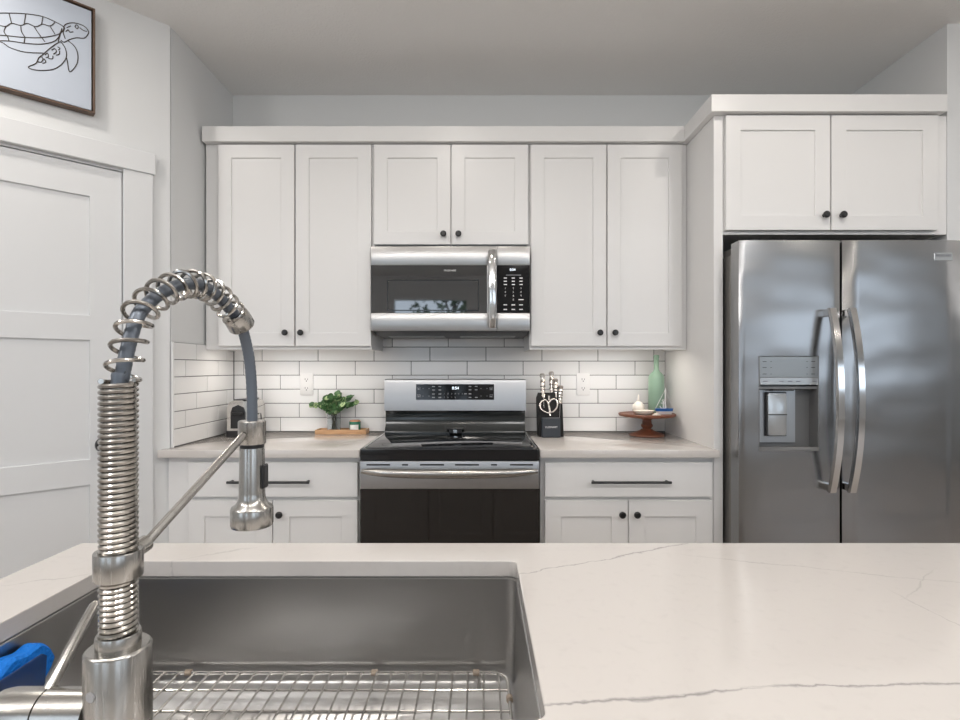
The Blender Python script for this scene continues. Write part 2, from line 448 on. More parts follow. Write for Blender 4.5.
struct(MB().box(-25, 25, -40, REAR-.12, -.35, -.15).build('ground_outdoor', M['lawn']))

# pantry door + casing
w = MB()
w.box(-.176, -.069, -.018, 0, 0, 2.081, .002); w.box(-.99, -S1-.006, -.018, 0, 0, 2.081, .002); w.box(-1.01, -.061, -.026, 0, 2.081, 2.168, .002)
struct(place_diag(w.build('trim_1', M['trim'])))
w = MB(); hs = []
for (za, zb) in ((1.471, 1.946), (.898, 1.373), (.325, .797)): hs.append((-S1+.108, -S0-.108, za, zb))
w.panels(-S1, -S0, .008, DTOP, .002, .04, hs, .010)
door = struct(place_diag(w.build('door_1', M['trim'])))
LOC['door_1'] = Vector((-(S0+S1)/2, .022, (.008+DTOP)/2))
w = MB(); w.box(-S1-.004, -S1+.02, .045, .1, 0, DTOP+.004); w.box(-S0-.02, -S0+.004, .045, .1, 0, DTOP+.004); w.box(-S1, -S0, .045, .1, DTOP-.02, DTOP+.004)
w.box(-S1, -S0, .09, .1, 0, DTOP)
sub_local(w, 'door_jamb', M['black'], door)
w = MB(); w.lathe([(.0, -.066), (.020, -.064), (.027, -.052), (.026, -.042), (.012, -.034), (.010, -.012), (.030, -.010), (.032, -.002), (.032, .004)], (-.238, 0, .952), (0, 1, 0))
w.bm.verts.ensure_lookup_table(); sub_local(w, 'door_knob', M['black'], door)

# sea turtle picture on the pantry wall
SR, SL, ZB, ZT = -.2745, -.875, 2.265, 2.679
pic = thing('framed_picture', 'white canvas of a sea turtle line drawing in a thin walnut frame above the door', 'picture', (LX, CYN, 0), D45)
MB().box(SL+.012, SR-.012, -.030, -.002, ZB+.012, ZT-.012).build('canvas', M['canvas'], pic, local=True)
w = MB()
for b in ((SL, SL+.007, ZB, ZT), (SR-.007, SR, ZB, ZT), (SL+.007, SR-.007, ZB, ZB+.007), (SL+.007, SR-.007, ZT-.007, ZT)): w.box(b[0], b[1], -.038, -.002, b[2], b[3], .001)
w.build('frame', M['frame'], pic, local=True)
def wallpt(u, v):                                     # turtle sketch coordinates -> point on the canvas front
    r = (CX-u/6)/F; t = ((CYN-.022)*r-(1.346-.022))/(1+r); Dd = CYN-.022-t
    return Vector((-t*math.sqrt(2), -.0305, CAMZ+(CY-v/6)*Dd/F))
def spl(pts, k=6):
    P_ = [Vector(p) for p in pts]; out = []
    for i in range(len(P_)-1):
        p0 = P_[max(i-1, 0)]; p1 = P_[i]; p2 = P_[i+1]; p3 = P_[min(i+2, len(P_)-1)]
        for j in range(k):
            t = j/k; out.append(.5*((2*p1)+(p2-p0)*t+(2*p0-5*p1+4*p2-p3)*t*t+(3*p1-p0-3*p2+p3)*t**3))
    out.append(P_[-1]); return out
w = MB()
LINES = [
 [(-330,150),(-260,110),(-150,85),(-40,78),(60,78),(150,82),(250,97),(330,130),(380,160),(372,190),(330,212),(230,226),(120,222),(40,214),(-80,205),(-200,190),(-330,150)],
 [(-330,150),(-200,215),(-60,240),(60,246),(160,260),(250,264),(320,250),(350,225),(362,195)],
 [(-10,150),(35,158),(70,140),(125,152),(165,140),(215,160),(255,145),(300,155),(330,135)], [(70,140),(55,80)], [(145,145),(155,84)], [(250,145),(258,98)], [(300,155),(330,205)],
 [(35,158),(25,190),(42,214)], [(125,152),(130,190),(150,222)], [(205,160),(235,205),(270,250)], [(-10,150),(-60,140),(-110,155),(-190,140)], [(-60,140),(-70,82)], [(-110,155),(-90,204)], [(-190,140),(-200,105)],
 [(150,222),(145,258)], [(45,215),(55,245)], [(-90,204),(-80,238)],
 [(382,162),(395,145),(430,136),(470,142),(510,160),(530,185),(528,205),(505,228),(460,226),(420,236),(385,252),(365,240)], [(388,165),(380,195),(392,232)], [(372,170),(358,215),(350,250)],
 [(395,190),(410,178),(418,192),(440,190)], [(450,160),(458,148),(470,158),(464,172),(450,160)], [(478,165),(500,182),(522,188)], [(400,165),(425,155)],
 [(365,250),(392,290),(398,340),(370,385),(320,415),(250,422),(190,415),(172,400),(215,380),(235,345),(260,325),(300,290),(345,258),(365,250)],
 [(410,245),(445,275),(466,320),(464,375),(440,415),(420,430),(412,415),(405,370),(398,345)],
 [(-120,245),(0,250),(60,285),(150,312),(260,318)],
 [(230,350),(245,340),(258,352),(248,372),(225,370)], [(255,380),(275,372),(265,352)], [(270,330),(285,318),(290,340),(275,345)], [(290,350),(315,352),(318,335)], [(310,300),(330,292),(338,310),(320,325)], [(335,330),(355,325),(358,305)], [(345,280),(360,290),(350,300)],
 [(-330,150),(-380,140),(-400,165),(-340,170)], [(-250,195),(-330,250),(-380,255),(-330,215),(-290,185)]]
for ln in LINES:
    pts = [wallpt(*p) for p in ln]
    w.tube(spl(pts, 5) if len(pts) > 2 else pts, .0018, 5)
w.build('turtle_drawing', M['ink'], pic, local=True)

# ------------------------------------------------------------------ tiles
PITCH, ROW, Z0 = .305, .0766, .9165
def tile_row(w, a0, a1, off, z0, z1, fn, gap=.0017, holes=()):
    k = math.floor((a0-off)/PITCH); a = off+k*PITCH
    while a < a1:
        p, q = max(a, a0)+gap, min(a+PITCH, a1)-gap
        if q-p > .006: fn(w, p, q, z0+gap, z1-gap)
        a += PITCH
OFFB = [-1.0825, -.9795, -.877]; OFFL = [2.635, 2.746, 2.841]
def tb(w, p, q, z0, z1): w.box(p, q, BACK-.010, BACK-.003, z0, z1, .0012)
def tl(w, p, q, z0, z1): w.box(LX+.003, LX+.010, p, q, z0, z1, .0012)
w = MB()
for r in range(10):
    z0, z1 = Z0+r*ROW, Z0+(r+1)*ROW
    if r < 6: tile_row(w, LX+.011, 1.0155, OFFB[r % 3], z0, z1, tb)
    else: tile_row(w, -.53, .26, OFFB[r % 3], z0, z1, tb)
w.build('subway_tiles', M['tile'], wb)
w = MB(); w.box(LX+.001, 1.0155, BACK-.006, BACK-.0002, .913, Z0+6*ROW); w.box(-.53, .26, BACK-.006, BACK-.0002, Z0+6*ROW, Z0+10*ROW); w.build('grout', M['grout'], wb)
w = MB()
for r in range(6): tile_row(w, 2.350, BACK-.011, OFFL[r % 3], Z0+r*ROW, Z0+(r+1)*ROW, tl)
w.build('subway_tiles', M['tile'], wl)
MB().box(LX+.0002, LX+.006, 2.348, BACK-.006, .913, Z0+6*ROW).build('grout', M['grout'], wl)
MB().box(LX, LX+.011, 2.340, 2.349, .913, Z0+6*ROW, .001).build('edge_strip', M['outlet'], wl)

# outlets
def outlet(px, label):
    x = X(px, BACK-.012); z = Z(384, BACK-.012); y = BACK-.010
    t = thing('wall_outlet', label, 'outlet', (x, y, z), group='duplex outlets on the tiled wall')
    MB().box(x-.036, x+.036, y-.007, y, z-.060, z+.060, .003, 2).build('cover_plate', M['outlet'], t)
    for dz in (-.024, .024):
        s = MB(); s.prism([(x+a, z+dz+b) for a, b in rrect(-.017, .017, -.0145, .0145, .008)], y-.009, y-.006)
        for v in s.bm.verts: v.co = (v.co.x, v.co.z, v.co.y)
        s_ = s.build('receptacle', M['outlet'], t)
        q = MB(); q.box(x-.008, x-.0055, y-.0094, y-.0085, z+dz-.002, z+dz+.007); q.box(x+.0055, x+.008, y-.0094, y-.0085, z+dz-.002, z+dz+.006); q.cyl((x, y-.0094, z+dz-.008), (x, y-.0085, z+dz-.008), .003, 10)
        q.build('slots', M['slot'], s_)
outlet(306.8, 'white duplex outlet plate on the tiles above the plant tray')
outlet(583, 'white duplex outlet plate on the tiles beside the knife block')

# ------------------------------------------------------------------ cabinets
DF, DFB = 2.60, 2.30                                   # door fronts of the wall cabinets / base and fridge cabinets
ST = .064
def knob(x, z, yf, parent):
    return MB().lathe([(.0, -.027), (.010, -.0265), (.0145, -.022), (.0145, -.016), (.007, -.011), (.0055, -.002), (.008, 0)], (x, yf, z), (0, 1, 0), 20).build('knob', M['black'], parent)
def shaker_door(root, x0, x1, z0, z1, yf, st=ST, kn=None):
    d = MB().panels(x0, x1, z0, z1, yf, .020, [(x0+st, x1-st, z0+st, z1-st)], .008).build('door', M['cab'], root)
    if kn: knob(kn[0], kn[1], yf, d)
    return d
ZD0, ZD1, ZC0 = Z(346, DF), Z(144.5, DF), 1.352
CB = 2.353                                             # underside of the crown
def wall_cabinet(name, label, x0, x1, doors, z0, z1d, z0d, y_face, yback, knobs, recess=.022):
    t = thing(name, label, 'cabinet', ((x0+x1)/2, yback, z0))
    b = MB(); yf = y_face+.001
    b.box(x0, x0+.018, yf, yback, z0, CB); b.box(x1-.018, x1, yf, yback, z0, CB)      # sides
    b.box(x0+.018, x1-.018, yf, yf+.02, z0, CB)                                       # face
    b.box(x0+.018, x1-.018, yf+.02, yback, z0+recess, z0+recess+.016)                 # floor
    b.box(x0+.018, x1-.018, yf+.02, yback, CB-.016, CB); b.box(x0+.018, x1-.018, yback-.008, yback, z0+recess+.016, CB-.016)
    b.build('cabinet_body', M['cab'], t)
    for (a, c), kx in zip(doors, knobs): shaker_door(t, a, c, z0d, z1d, y_face-.020, kn=kx)
    return t
def xf(p): return X(p, DF)
YB = BACK-.0105
zk = Z(332.5, DF-.02)
tA = wall_cabinet('wall_cabinet', 'tall white shaker wall cabinet over the plant tray, against the left wall', LX+.012, -.5245, [(xf(218), xf(294)), (xf(295.6), xf(371))], ZC0, ZD1, ZD0, DF+.02, YB, [(xf(286), zk), (xf(301.5), zk)])
tB = wall_cabinet('wall_cabinet', 'short white shaker wall cabinet directly above the microwave', -.5225, .2445, [(xf(374), xf(450.3)), (xf(451.6), xf(528))], Z(246, DF), ZD1, Z(244.5, DF), DF+.02, YB, [(xf(443.5), Z(234.5, DF)), (xf(458.5), Z(234.5, DF))])
tC = wall_cabinet('wall_cabinet', 'tall white shaker wall cabinet over the knife block and green bottle', .2465, 1.0135, [(xf(531), xf(606.3)), (xf(607.6), xf(682))], ZC0, ZD1, ZD0, DF+.02, YB, [(xf(599.5), zk), (xf(614.5), zk)])
PX0, PX1 = 1.0157, 1.056
for (t_, a, b) in ((tA, -1.30, -.55), (tC, .28, .98)):
    MB().box(a, b, 2.675, 2.705, 1.3665, 1.3735, .001).build('light_strip', M['outlet'], t_)
f3 = lambda p: X(p, DFB)
tD = wall_cabinet('wall_cabinet', 'white shaker cabinet with two doors above the refrigerator', PX1+.001, RX-.002, [(f3(726), f3(830.3)), (f3(831.7), f3(938))], Z(234.5, DFB+.02), Z(115, DFB), Z(230, DFB), DFB+.02, BACK-.001, [(f3(824), Z(215.5, DFB)), (f3(841), Z(215.5, DFB))])
tp = tag(MB().box(PX0, PX1, DFB+.02, BACK-.001, 0, CB, .001).build('tall_side_panel', M['cab']), 'tall white side panel between the countertop and the refrigerator', 'cabinet panel')
w = MB()
w.box(LX+.012, .988, DF-.022, BACK-.001, CB+.0005, 2.426, .0015); w.box(.988, 1.992, DFB-.022, BACK-.001, CB+.0005, 2.426, .0015)
struct(w.build('trim_2', M['cab']))
# base cabinets
def base_cabinet(label, x0, x1, xd0, xd1, xm, lx, hx0, hx1):
    t = thing('base_cabinet', label, 'cabinet', ((x0+x1)/2, BACK, 0))
    b = MB(); yf = DFB+.021
    b.box(x0, x1, yf, BACK-.001, .10, .879); b.box(x0, x1, yf+.07, BACK-.001, 0, .10)
    if lx is not None: b.box(lx, x0, yf+.004, CYN-.001, 0.0, .879)
    b.build('cabinet_body', M['cab'], t)
    zt, zb = Z(462.5, DFB), Z(497, DFB); 
    d = MB().box(xd0, xd1, DFB, DFB+.020, zb, zt, .0015).build('drawer', M['cab'], t)
    h = MB(); zh = Z(481, DFB); yh = DFB-.032
    h.cyl((hx0, yh, zh), (hx1, yh, zh), .0058, 14, .001)
    for q in (hx0+.012, hx1-.012): h.cyl((q, yh, zh), (q, DFB, zh), .0052, 12)
    h.build('bar_handle', M['black'], d)
    zt2 = Z(500.5, DFB); zk = Z(514, DFB)
    for (a, c, kx) in ((xd0, xm-.002, xm-.029), (xm+.002, xd1, xm+.034)):
        shaker_door(t, a, c, .13, zt2, DFB, .070, (kx, zk))
    return t
base_cabinet('white base cabinet with drawer and two doors below the plant tray', LX+.002, -.5135, f3(188), f3(357.5), f3(272.5), None, f3(230), f3(311.5))
base_cabinet('white base cabinet with drawer and two doors between the range and the refrigerator', .2655, PX0-.001, f3(545), f3(712.5), f3(628.3), None, f3(590), f3(669))
def slab(name, label, poly):
    o = MB().prism(poly, .8795, .9125, .0025).build(name, M['quartz']); return tag(o, label, 'countertop')
CF = 2.280
slab('countertop', 'white quartz countertop under the toaster and plant tray', [(-1.368, CF), (-.5085, CF), (-.5085, BACK-.0005), (LX+.0005, BACK-.0005), (LX+.0005, CYN-.012), (-1.368, CYN-.012)])
slab('countertop', 'white quartz countertop under the knife block and wooden cake stand', [(.2605, CF), (1.024, CF), (1.024, DFB+.0195), (PX0-.0005, DFB+.0195), (PX0-.0005, BACK-.0005), (.2605, BACK-.0005)])

# ------------------------------------------------------------------ over-range microwave
MX0, MX1, MZ0, MZ1, MF = -.516, .2435, 1.4405, Z(246.3, 2.56), 2.56
mw = thing('microwave', 'stainless over-range microwave with black glass door and keypad', 'microwave', ((MX0+MX1)/2, BACK-.011, MZ0))
MB().box(MX0+.002, MX1-.002, MF+.045, BACK-.0115, MZ0+.012, MZ1-.002).build('casing', M['blackplastic'], mw)
fm = lambda p: X(p, MF); zm = lambda p: Z(p, MF)
DRX = fm(496.8)
d = MB(); d.mi = 0
d.box(MX0, DRX-.001, MF, MF+.044, zm(265.3), MZ1, .002, 2); d.box(MX0, DRX-.001, MF, MF+.044, MZ0, zm(313), .002, 2)
d.box(fm(487), DRX-.001, MF+.001, MF+.044, zm(313)+.0002, zm(265.3)-.0002)
door_m = d.build('door', M['steel'], mw)
MB().box(MX0+.001, fm(487)-.0003, MF+.002, MF+.043, zm(313)+.0005, zm(265.3)-.0005).build('door_glass', M['glassblack'], door_m)
d = MB(); a, b, c, e = fm(387), fm(479), zm(311), zm(279.5)
for q in ((a, b, e-.006, e), (a, b, c, c+.006), (a, a+.006, c+.006, e-.006), (b-.006, b, c+.006, e-.006)): d.box(q[0], q[1], MF+.0012, MF+.0025, q[2], q[3])
d.build('window_border', mat('microwave_window_tint', (.03, .033, .037), .08), door_m)
MB().text('FRIGIDAIRE', fm(450), MF+.0017, zm(270.5), .0115).build('brand_lettering', M['white'], door_m)
hx = fm(492.2); d = MB()
pts = [(hx, MF-.012-.028*math.sin(math.pi*(k/16))**.6, zm(251)+(zm(327.5)-zm(251))*k/16) for k in range(17)]
d.tube(pts, .018, 12, flat=(.45, 1)); d.cyl((hx, MF-.012, zm(254)), (hx, MF+.002, zm(254)), .010, 12); d.cyl((hx, MF-.012, zm(325)), (hx, MF+.002, zm(325)), .010, 12)
d.build('handle', M['polished'], door_m)
for a, b in ((zm(265.3), MZ1), (MZ0, zm(313))): MB().box(DRX+.001, MX1, MF, MF+.044, a, b, .002, 2).build('control_trim', M['steel'], mw)
cp = MB().box(DRX+.001, MX1-.001, MF+.001, MF+.043, zm(313)+.0004, zm(265.3)-.0004).build('control_panel', M['panelglass'], mw)
MB().text('0:54', fm(512.6), MF+.0007, zm(269.7), .016).build('clock_digits', M['display'], cp)
cols = [fm(505.3), fm(513.3), fm(521)]
def key(x, py, a, b): MB().box(x-a, x+a, MF+.0004, MF+.0012, zm(py)-b, zm(py)+b).build('key_label', M['white'], cp)
def keyt(x, py, t): MB().text(t, x, MF+.0007, zm(py), .0115).build('key_label', M['white'], cp)
for py in (278, 281.2, 284.5):
    for x in cols: key(x, py, .0075, .0022)
for k, py in enumerate((288.3, 292, 295.8)):
    for j, x in enumerate(cols): keyt(x, py, str(k*3+j+1))
keyt(cols[1], 299.6, '0'); key(cols[2], 299.6, .012, .0022)
for py in (304.8, 309.4):
    for x in cols: key(x, py, .0085, .0024)
MB().box(fm(506), fm(521), MF+.0006, MF+.0012, zm(275)-.0012, zm(275)+.0012).build('printed_line', M['greyprint'], cp)
d = MB(); d.extr_x([(MF+.046, MZ0+.011), (MF+.046, MZ0-.002), (MF+.10, MZ0-.016), (BACK-.03, MZ0-.020), (BACK-.03, MZ0+.011)], MX0+.006, MX1-.006)
bt = d.build('underside', M['blackplastic'], mw)
for x0, x1 in ((MX0+.06, MX0+.34), (MX1-.34, MX1-.06)):
    MB().box(x0, x1, MF+.14, MF+.29, MZ0-.0205, MZ0-.015).build('grease_filter', M['screen'], bt)

# ------------------------------------------------------------------ range
GX0, GX1, GF = -.503, .2565, 2.262
rg = thing('range', 'stainless electric range with black glass cooktop and oven door', 'stove', ((GX0+GX1)/2, 2.6, 0))
fg = lambda p: X(p, GF); zg = lambda p: Z(p, GF)
MB().box(GX0+.003, GX1-.003, GF+.045, BACK-.035, .02, .865).build('oven_body', M['blackgloss'], rg)
# cooktop: black glass with a thick front lip
zt = zg(448.7); d = MB()
d.prism(rrect(GX0, GX1, GF-.004, BACK-.09, .012), zg(460.5), zt-.002, .004)
ck = d.build('cooktop', M['blackgloss'], rg)
MB().prism(rrect(GX0+.020, GX1-.020, GF+.022, BACK-.115, .01), zt-.0025, zt+.0018, .001).build('glass_surface', M['cooktop'], ck)
for a, b in ((GX0+.008, GX0+.016), (GX1-.016, GX1-.008)):
    MB().box(a, b, GF+.03, BACK-.12, zt-.003, zt+.0015, .0008).build('side_trim', M['polished'], rg)
# oven door
zs, zsb = zg(461.3), zg(489)
d = MB(); d.box(GX0+.001, GX1-.001, GF, GF+.044, zsb, zs, .003, 2)
od = d.build('oven_door', M['steel_v'], rg)
MB().box(GX0+.001, GX1-.001, GF+.001, GF+.043, .22, zsb-.0005, .001).build('oven_glass', M['ovenglass'], od)
d = MB()
for a, b in ((366.5, 390), (402, 408), (420, 444), (455, 479), (491, 497), (510, 533)):
    MB().box(fg(a), fg(b), GF-.0004, GF+.002, zg(465.6), zg(464)).build('vent_slot', M['black'], od)
d = MB(); cxm = (GX0+GX1)/2
pts = []; K = 28
for k in range(K+1):
    u = -1+2*k/K; pts.append((cxm+u*.367, GF-.020-.032*(1-abs(u)**3.2), zg(470.5)-.006*(1-u*u)*1.0))
d.tube(pts, .0135, 12, rad=[.0095+.0080*(1-abs(-1+2*k/K)**6) for k in range(K+1)], flat=(1.05, .8))
for u in (-.94, .94): d.cyl((cxm+u*.367, GF-.026, zg(470.5)), (cxm+u*.367, GF+.002, zg(470.5)), .009, 12)
d.build('oven_handle', M['nickel'], od)
dw = MB().box(GX0+.001, GX1-.001, GF+.004, GF+.044, .04, .215, .003).build('storage_drawer', M['steel_v'], rg)
# backguard
BX0, BX1, BF = X(384.5, 2.80), X(525.8, 2.80), 2.80
zbt, zbm, zbb = Z(379.3, BF), Z(410.5, BF), zt
d = MB(); d.extr_x([(BF+.012, zbt), (BF+.004, zbt-.004), (BF, zbt-.02), (BF-.006, zbm+.014), (BF-.006, zbm), (BACK-.013, zbm), (BACK-.013, zbt)], BX0, BX1)
bgd = d.build('backguard', M['steel_v'], rg)
d = MB(); d.extr_x([(BF+.012, zbm-.0005), (BF+.018, zbm-.02), (BF+.014, zbm-.075), (BF-.010, zbb+.012), (BF-.012, zbb+.002), (BF-.012, zbb-.01), (BACK-.02, zbb-.01), (BACK-.02, zbm-.0005)], BX0+.003, BX1-.003)
d.build('backguard_riser', M['riser'], rg)
def tilt(px, py): return X(px, BF-.004), Z(py, BF-.004)
x0, z1 = tilt(416, 384.2); x1, z0 = tilt(494, 399.8)
def ybg(z): 
    f = (z-(zbm+.014))/((zbt-.02)-(zbm+.014)); return BF-.006+.006*f
d = MB(); d.extr_x([(ybg(z1)-.0015, z1), (ybg(z0)-.0015, z0), (ybg(z0)+.004, z0), (ybg(z1)+.004, z1)], x0, x1)
dp = d.build('display_panel', M['panelglass'], bgd)
ang = Matrix.Rotation(-math.atan2(.006, (zbt-.02)-(zbm+.014)), 4, 'X')
def onpanel(d, kind, px, py, a, b=None):
    x, z = tilt(px, py); y = ybg(z)-.0018
    if kind == 't': d.text(a, x, y, z, b, rot=ang)
    else: d.box(x-a, x+a, y, y+.0006, z-b, z+b)
d = MB(); onpanel(d, 't', 455.5, 388.2, '0:54', .021); d.build('clock_digits', M['display'], dp)
def pk(kind, px, py, a, b): q = MB(); onpanel(q, kind, px, py, a, b); q.build('key_label', M['greyprint'], dp)
for px in (433.5, 439.8):
    for py in (386.6, 390, 394, 397.4): pk('b', px, py, .0075, .0022)
for k in range(6): pk('t', 444.4+k*3.6, 393.8, str(k+1), .010)
for k in range(4): pk('t', 444.4+k*3.6, 397.4, '7890'[k], .010)
for px in (465.5, 470): pk('b', px, 393.8, .007, .0022)
for px in (470, 476.2):
    for py in (386.4, 389.8, 397.4): pk('b', px, py, .007, .0022)
for px in (423, 429, 481, 487):
    for py in (388.5, 396): pk('b', px, py, .0028, .001)
for px in (418.8, 491.2):
    for py in (388.8, 396.2):
        d = MB(); x, z = tilt(px, py); y = ybg(z)-.0018
        for q in ((-.008, -.0068, -.009, .009), (.0068, .008, -.009, .009), (-.008, .008, -.009, -.0078), (-.008, .008, .0078, .009)): d.box(x+q[0], x+q[1], y, y+.0006, z+q[2], z+q[3])
        d.box(x-.004, x+.003, y, y+.0006, z-.005, z+.002); d.build('burner_symbol', M['greyprint'], dp)
d = MB(); vx = X(455.3, 2.77); d.box(vx-.045, vx+.045, 2.752, 2.79, zt+.024, zt+.030, .001); d.box(vx-.032, vx+.032, 2.758, 2.79, zt+.004, zt+.0245, .003)
vn = d.build('oven_vent', M['blackplastic'], rg)
MB().box(vx-.010, vx+.010, 2.7525, 2.760, zt+.004, zt+.0238, .001).build('vent_bracket', M['polished'], vn)

# ------------------------------------------------------------------ refrigerator
FF = 2.206; FX0, FX1 = X(739, FF), 1.990; FZT = Z(240, FF)
fr = thing('refrigerator', 'stainless side-by-side refrigerator with ice and water dispenser', 'refrigerator', ((FX0+FX1)/2, 2.6, 0))
MB().box(FX0+.002, FX1-.002, FF+.082, BACK-.03, .02, FZT-.045, .004).build('cabinet_body', M['fridge_side'], fr)
d = MB(); d.box(FX0+.015, FX0+.10, FF+.03, FF+.17, FZT-.044, FZT-.012, .004); d.build('hinge_cover', M['fridge_side'], fr)
d = MB(); d.box(FX1-.10, FX1-.015, FF+.03, FF+.17, FZT-.044, FZT-.012, .004); d.build('hinge_cover', M['fridge_side'], fr)
MB().box(FX0+.01, FX1-.01, FF+.03, FF+.08, .02, .09).build('base_grille', M['blackplastic'], fr)
fx = lambda p: X(p, FF); fz = lambda p: Z(p, FF)
def fdoor(x0, x1):
    d = MB(); crown = .012; K = 14; r = .004
    f = []
    for k in range(K+1):                              # slightly crowned door front
        u = -1+2*k/K; f.append((x0+r*.25+(x1-x0-r*.5)*k/K, FF+crown*.35*u*u))
    poly = f+[(x1, FF+.007), (x1, FF+.070), (x0, FF+.070), (x0, FF+.007)]
    d.prism(poly, .10, FZT, .003)
    return d
GAP = fx(841.5)
ld = fdoor(FX0, GAP-.004).build('freezer_door', M['fridge'], fr, angle=30)
rd = fdoor(GAP+.004, FX1).build('fresh_food_door', M['fridge'], fr, angle=30)
# dispenser recess cut in the freezer door
dx0, dx1, dzt, dzb = fx(758.8), fx(819), fz(355.8), fz(451)
cut = MB().box(dx0, dx1, FF-.05, FF+.062, dzb, dzt)
boolean_cut(ld, cut)
d = MB(); t = .004; ya, yb = FF+.0005, FF+.061
zc1 = fz(388); zc0 = fz(446.5)
d.box(dx0, dx0+t, ya, yb, dzb, dzt); d.box(dx1-t, dx1, ya, yb, dzb, dzt); d.box(dx0+t, dx1-t, yb-.003, yb, dzb, dzt)
d.extr_x([(ya+.004, zc1-.004), (ya+.004, zc1+.006), (yb-.003, zc1+.006), (yb-.003, zc1-.012)], dx0+t, dx1-t)
dr = d.build('dispenser_recess', M['disp_in'], ld)
MB().box(dx0+t, dx1-t, FF-.0005, FF+.05, fz(377.3), dzt-.003, .001).build('dispenser_panel', M['disp_panel'], ld)
MB().box(dx0+t, dx1-t, FF-.002, FF+.05, fz(384.8), fz(377.5), .001).build('dispenser_button_strip', M['disp_light'], ld)
d = MB(); d.box(dx0+.001, dx1-.001, FF-.003, FF+.058, dzb, dzb+.010, .002); d.box(dx0+.001, dx1-.001, FF-.003, FF+.006, dzb+.009, dzb+.016, .001)
d.build('drip_tray', M['steel'], ld)
d = MB(); d.extr_x([(FF+.0408, zc1-.006), (FF+.0408, zc0+.012), (yb-.004, zc0+.012), (yb-.004, zc1-.006)], dx0+t+.001, dx0+.70*(dx1-dx0)); d.build('dispenser_backplate', mat('dispenser_backplate_silver', (.42, .44, .46), .3, .8), ld)
px0, px1 = fx(770.3), fx(790)
d = MB(); yb2 = yb-.010
for q in ((px0, px1, fz(392), fz(437)),):
    d.prism([(a, b) for a, b in rrect(px0+.002, px1-.002, fz(436), fz(393.5), .006)], FF+.020, FF+.034, .002)
for v in d.bm.verts: v.co = (v.co.x, v.co.z, v.co.y)
for v in d.bm.verts: v.co.x += (v.co.y-FF)*.0
d.build('dispenser_paddle', M['disp_light'], ld)
d = MB(); d.box(px0+.001, px1-.001, FF+.0185, FF+.0205, fz(415.6), fz(414.6))
d.box(px0-.0025, px1+.0025, FF+.030, FF+.0405, fz(437), fz(392.5)); d.build('paddle_surround', M['slot'], ld)
d = MB(); d.box(px0+.012, px1+.02, FF+.006, FF+.03, fz(391), zc1-.002); d.build('water_nozzle', M['slot'], ld)
def mk(px, py, a, b, y): MB().box(fx(px)-a, fx(px)+a, y, y+.0006, fz(py)-b, fz(py)+b).build('button_marking', M['darkprint'], ld)
for py in (361.5, 367.5, 374):
    for px in (764.5, 813): mk(px, py, .008, .0013, FF-.0009)
    for px in (771, 807): mk(px, py, .003, .001, FF-.0009)
for px in (765, 781, 790, 798, 814): mk(px, 381.3, .009, .0014, FF-.0025)
def fhandle(xc, parent):
    K = 24; za, zb = fz(309), fz(490.5); d = MB(); pts = []
    for k in range(K+1):
        u = -1+2*k/K; pts.append((xc, FF-.034-.052*(1-abs(u)**2.2), za+(zb-za)*k/K))
    rings = []
    for k, p in enumerate(pts):
        wdt = .0162; th = .011
        pr = [(-wdt, 0), (-wdt*.75, -th), (wdt*.75, -th), (wdt, 0), (wdt*.7, th), (-wdt*.7, th)]
        rings.append([d.bm.verts.new((p[0]+a, p[1]+b, p[2])) for a, b in pr])
    for a, b in zip(rings, rings[1:]):
        for i in range(6): d.bm.faces.new((a[i], a[(i+1) % 6], b[(i+1) % 6], b[i]))
    d.bm.faces.new(rings[0]); d.bm.faces.new(rings[-1][::-1])
    for z in (za-.018, zb+.018): d.box(xc-.012, xc+.012, FF-.042, FF+.006, z-.014, z+.014, .002)
    d.build('door_handle', M['polished'], parent, angle=25)
fhandle(X(831.5, FF-.034), ld); fhandle(X(851.5, FF-.034), rd)
bx0, bx1, bz1, bz0 = fx(934.2), fx(952.6), fz(252.8), fz(260.6)
yb_ = FF+.0035
bd = MB().box(bx0, bx1, yb_-.004, yb_+.002, bz0, bz1, .001).build('badge', M['disp_light'], rd)
MB().text('FRIGIDAIRE', (bx0+bx1)/2, yb_-.0043, bz1-.0115, .0125).build('badge_lettering', M['darkprint'], bd)

# ------------------------------------------------------------------ island, sink
IZ1, IZ0 = .912, .883
sx0, sx1, sy0, sy1 = -.657, .067, .535, .972
o = MB().box(-.795, 1.62, .13, 1.072, IZ0, IZ1).build('island_countertop', M['quartz'])
cut = MB().prism(rrect(sx0, sx1, sy0, sy1, .012), IZ0-.02, IZ1+.02)
boolean_cut(o, cut, .002)
tag(o, 'white quartz island countertop with grey veins around the sink', 'countertop')
isl = thing('island_cabinet', 'island base cabinet under the near quartz countertop', 'cabinet', (.4, .6, 0))
d = MB(); d.box(-.77, -.75, .42, 1.035, .1, IZ0-.001); d.box(1.57, 1.59, .42, 1.035, .1, IZ0-.001); d.box(-.75, 1.57, .42, .44, .1, IZ0-.001); d.box(-.75, 1.57, 1.015, 1.035, .1, IZ0-.001)
d.box(-.75, 1.57, .46, .97, 0, .12)
d.build('cabinet_body', M['island'], isl)
for a, b in ((-.73, -.33), (-.32, .08), (.10, .56), (.58, 1.06), (1.08, 1.55)):
    dd = MB().panels(a, b, .13, .86, -1.0355-.0195, .019, [(a+.06, b-.06, .19, .80)], .008)
    for v in dd.bm.verts: v.co = (v.co.x, -v.co.y, v.co.z)
    dd.build('door', M['island'], isl)
sk = thing('kitchen_sink', 'undermount stainless sink basin set in the island countertop', 'sink', ((sx0+sx1)/2, (sy0+sy1)/2, .66))
d = MB(); loops = []
zb_ = .688; rr = .018
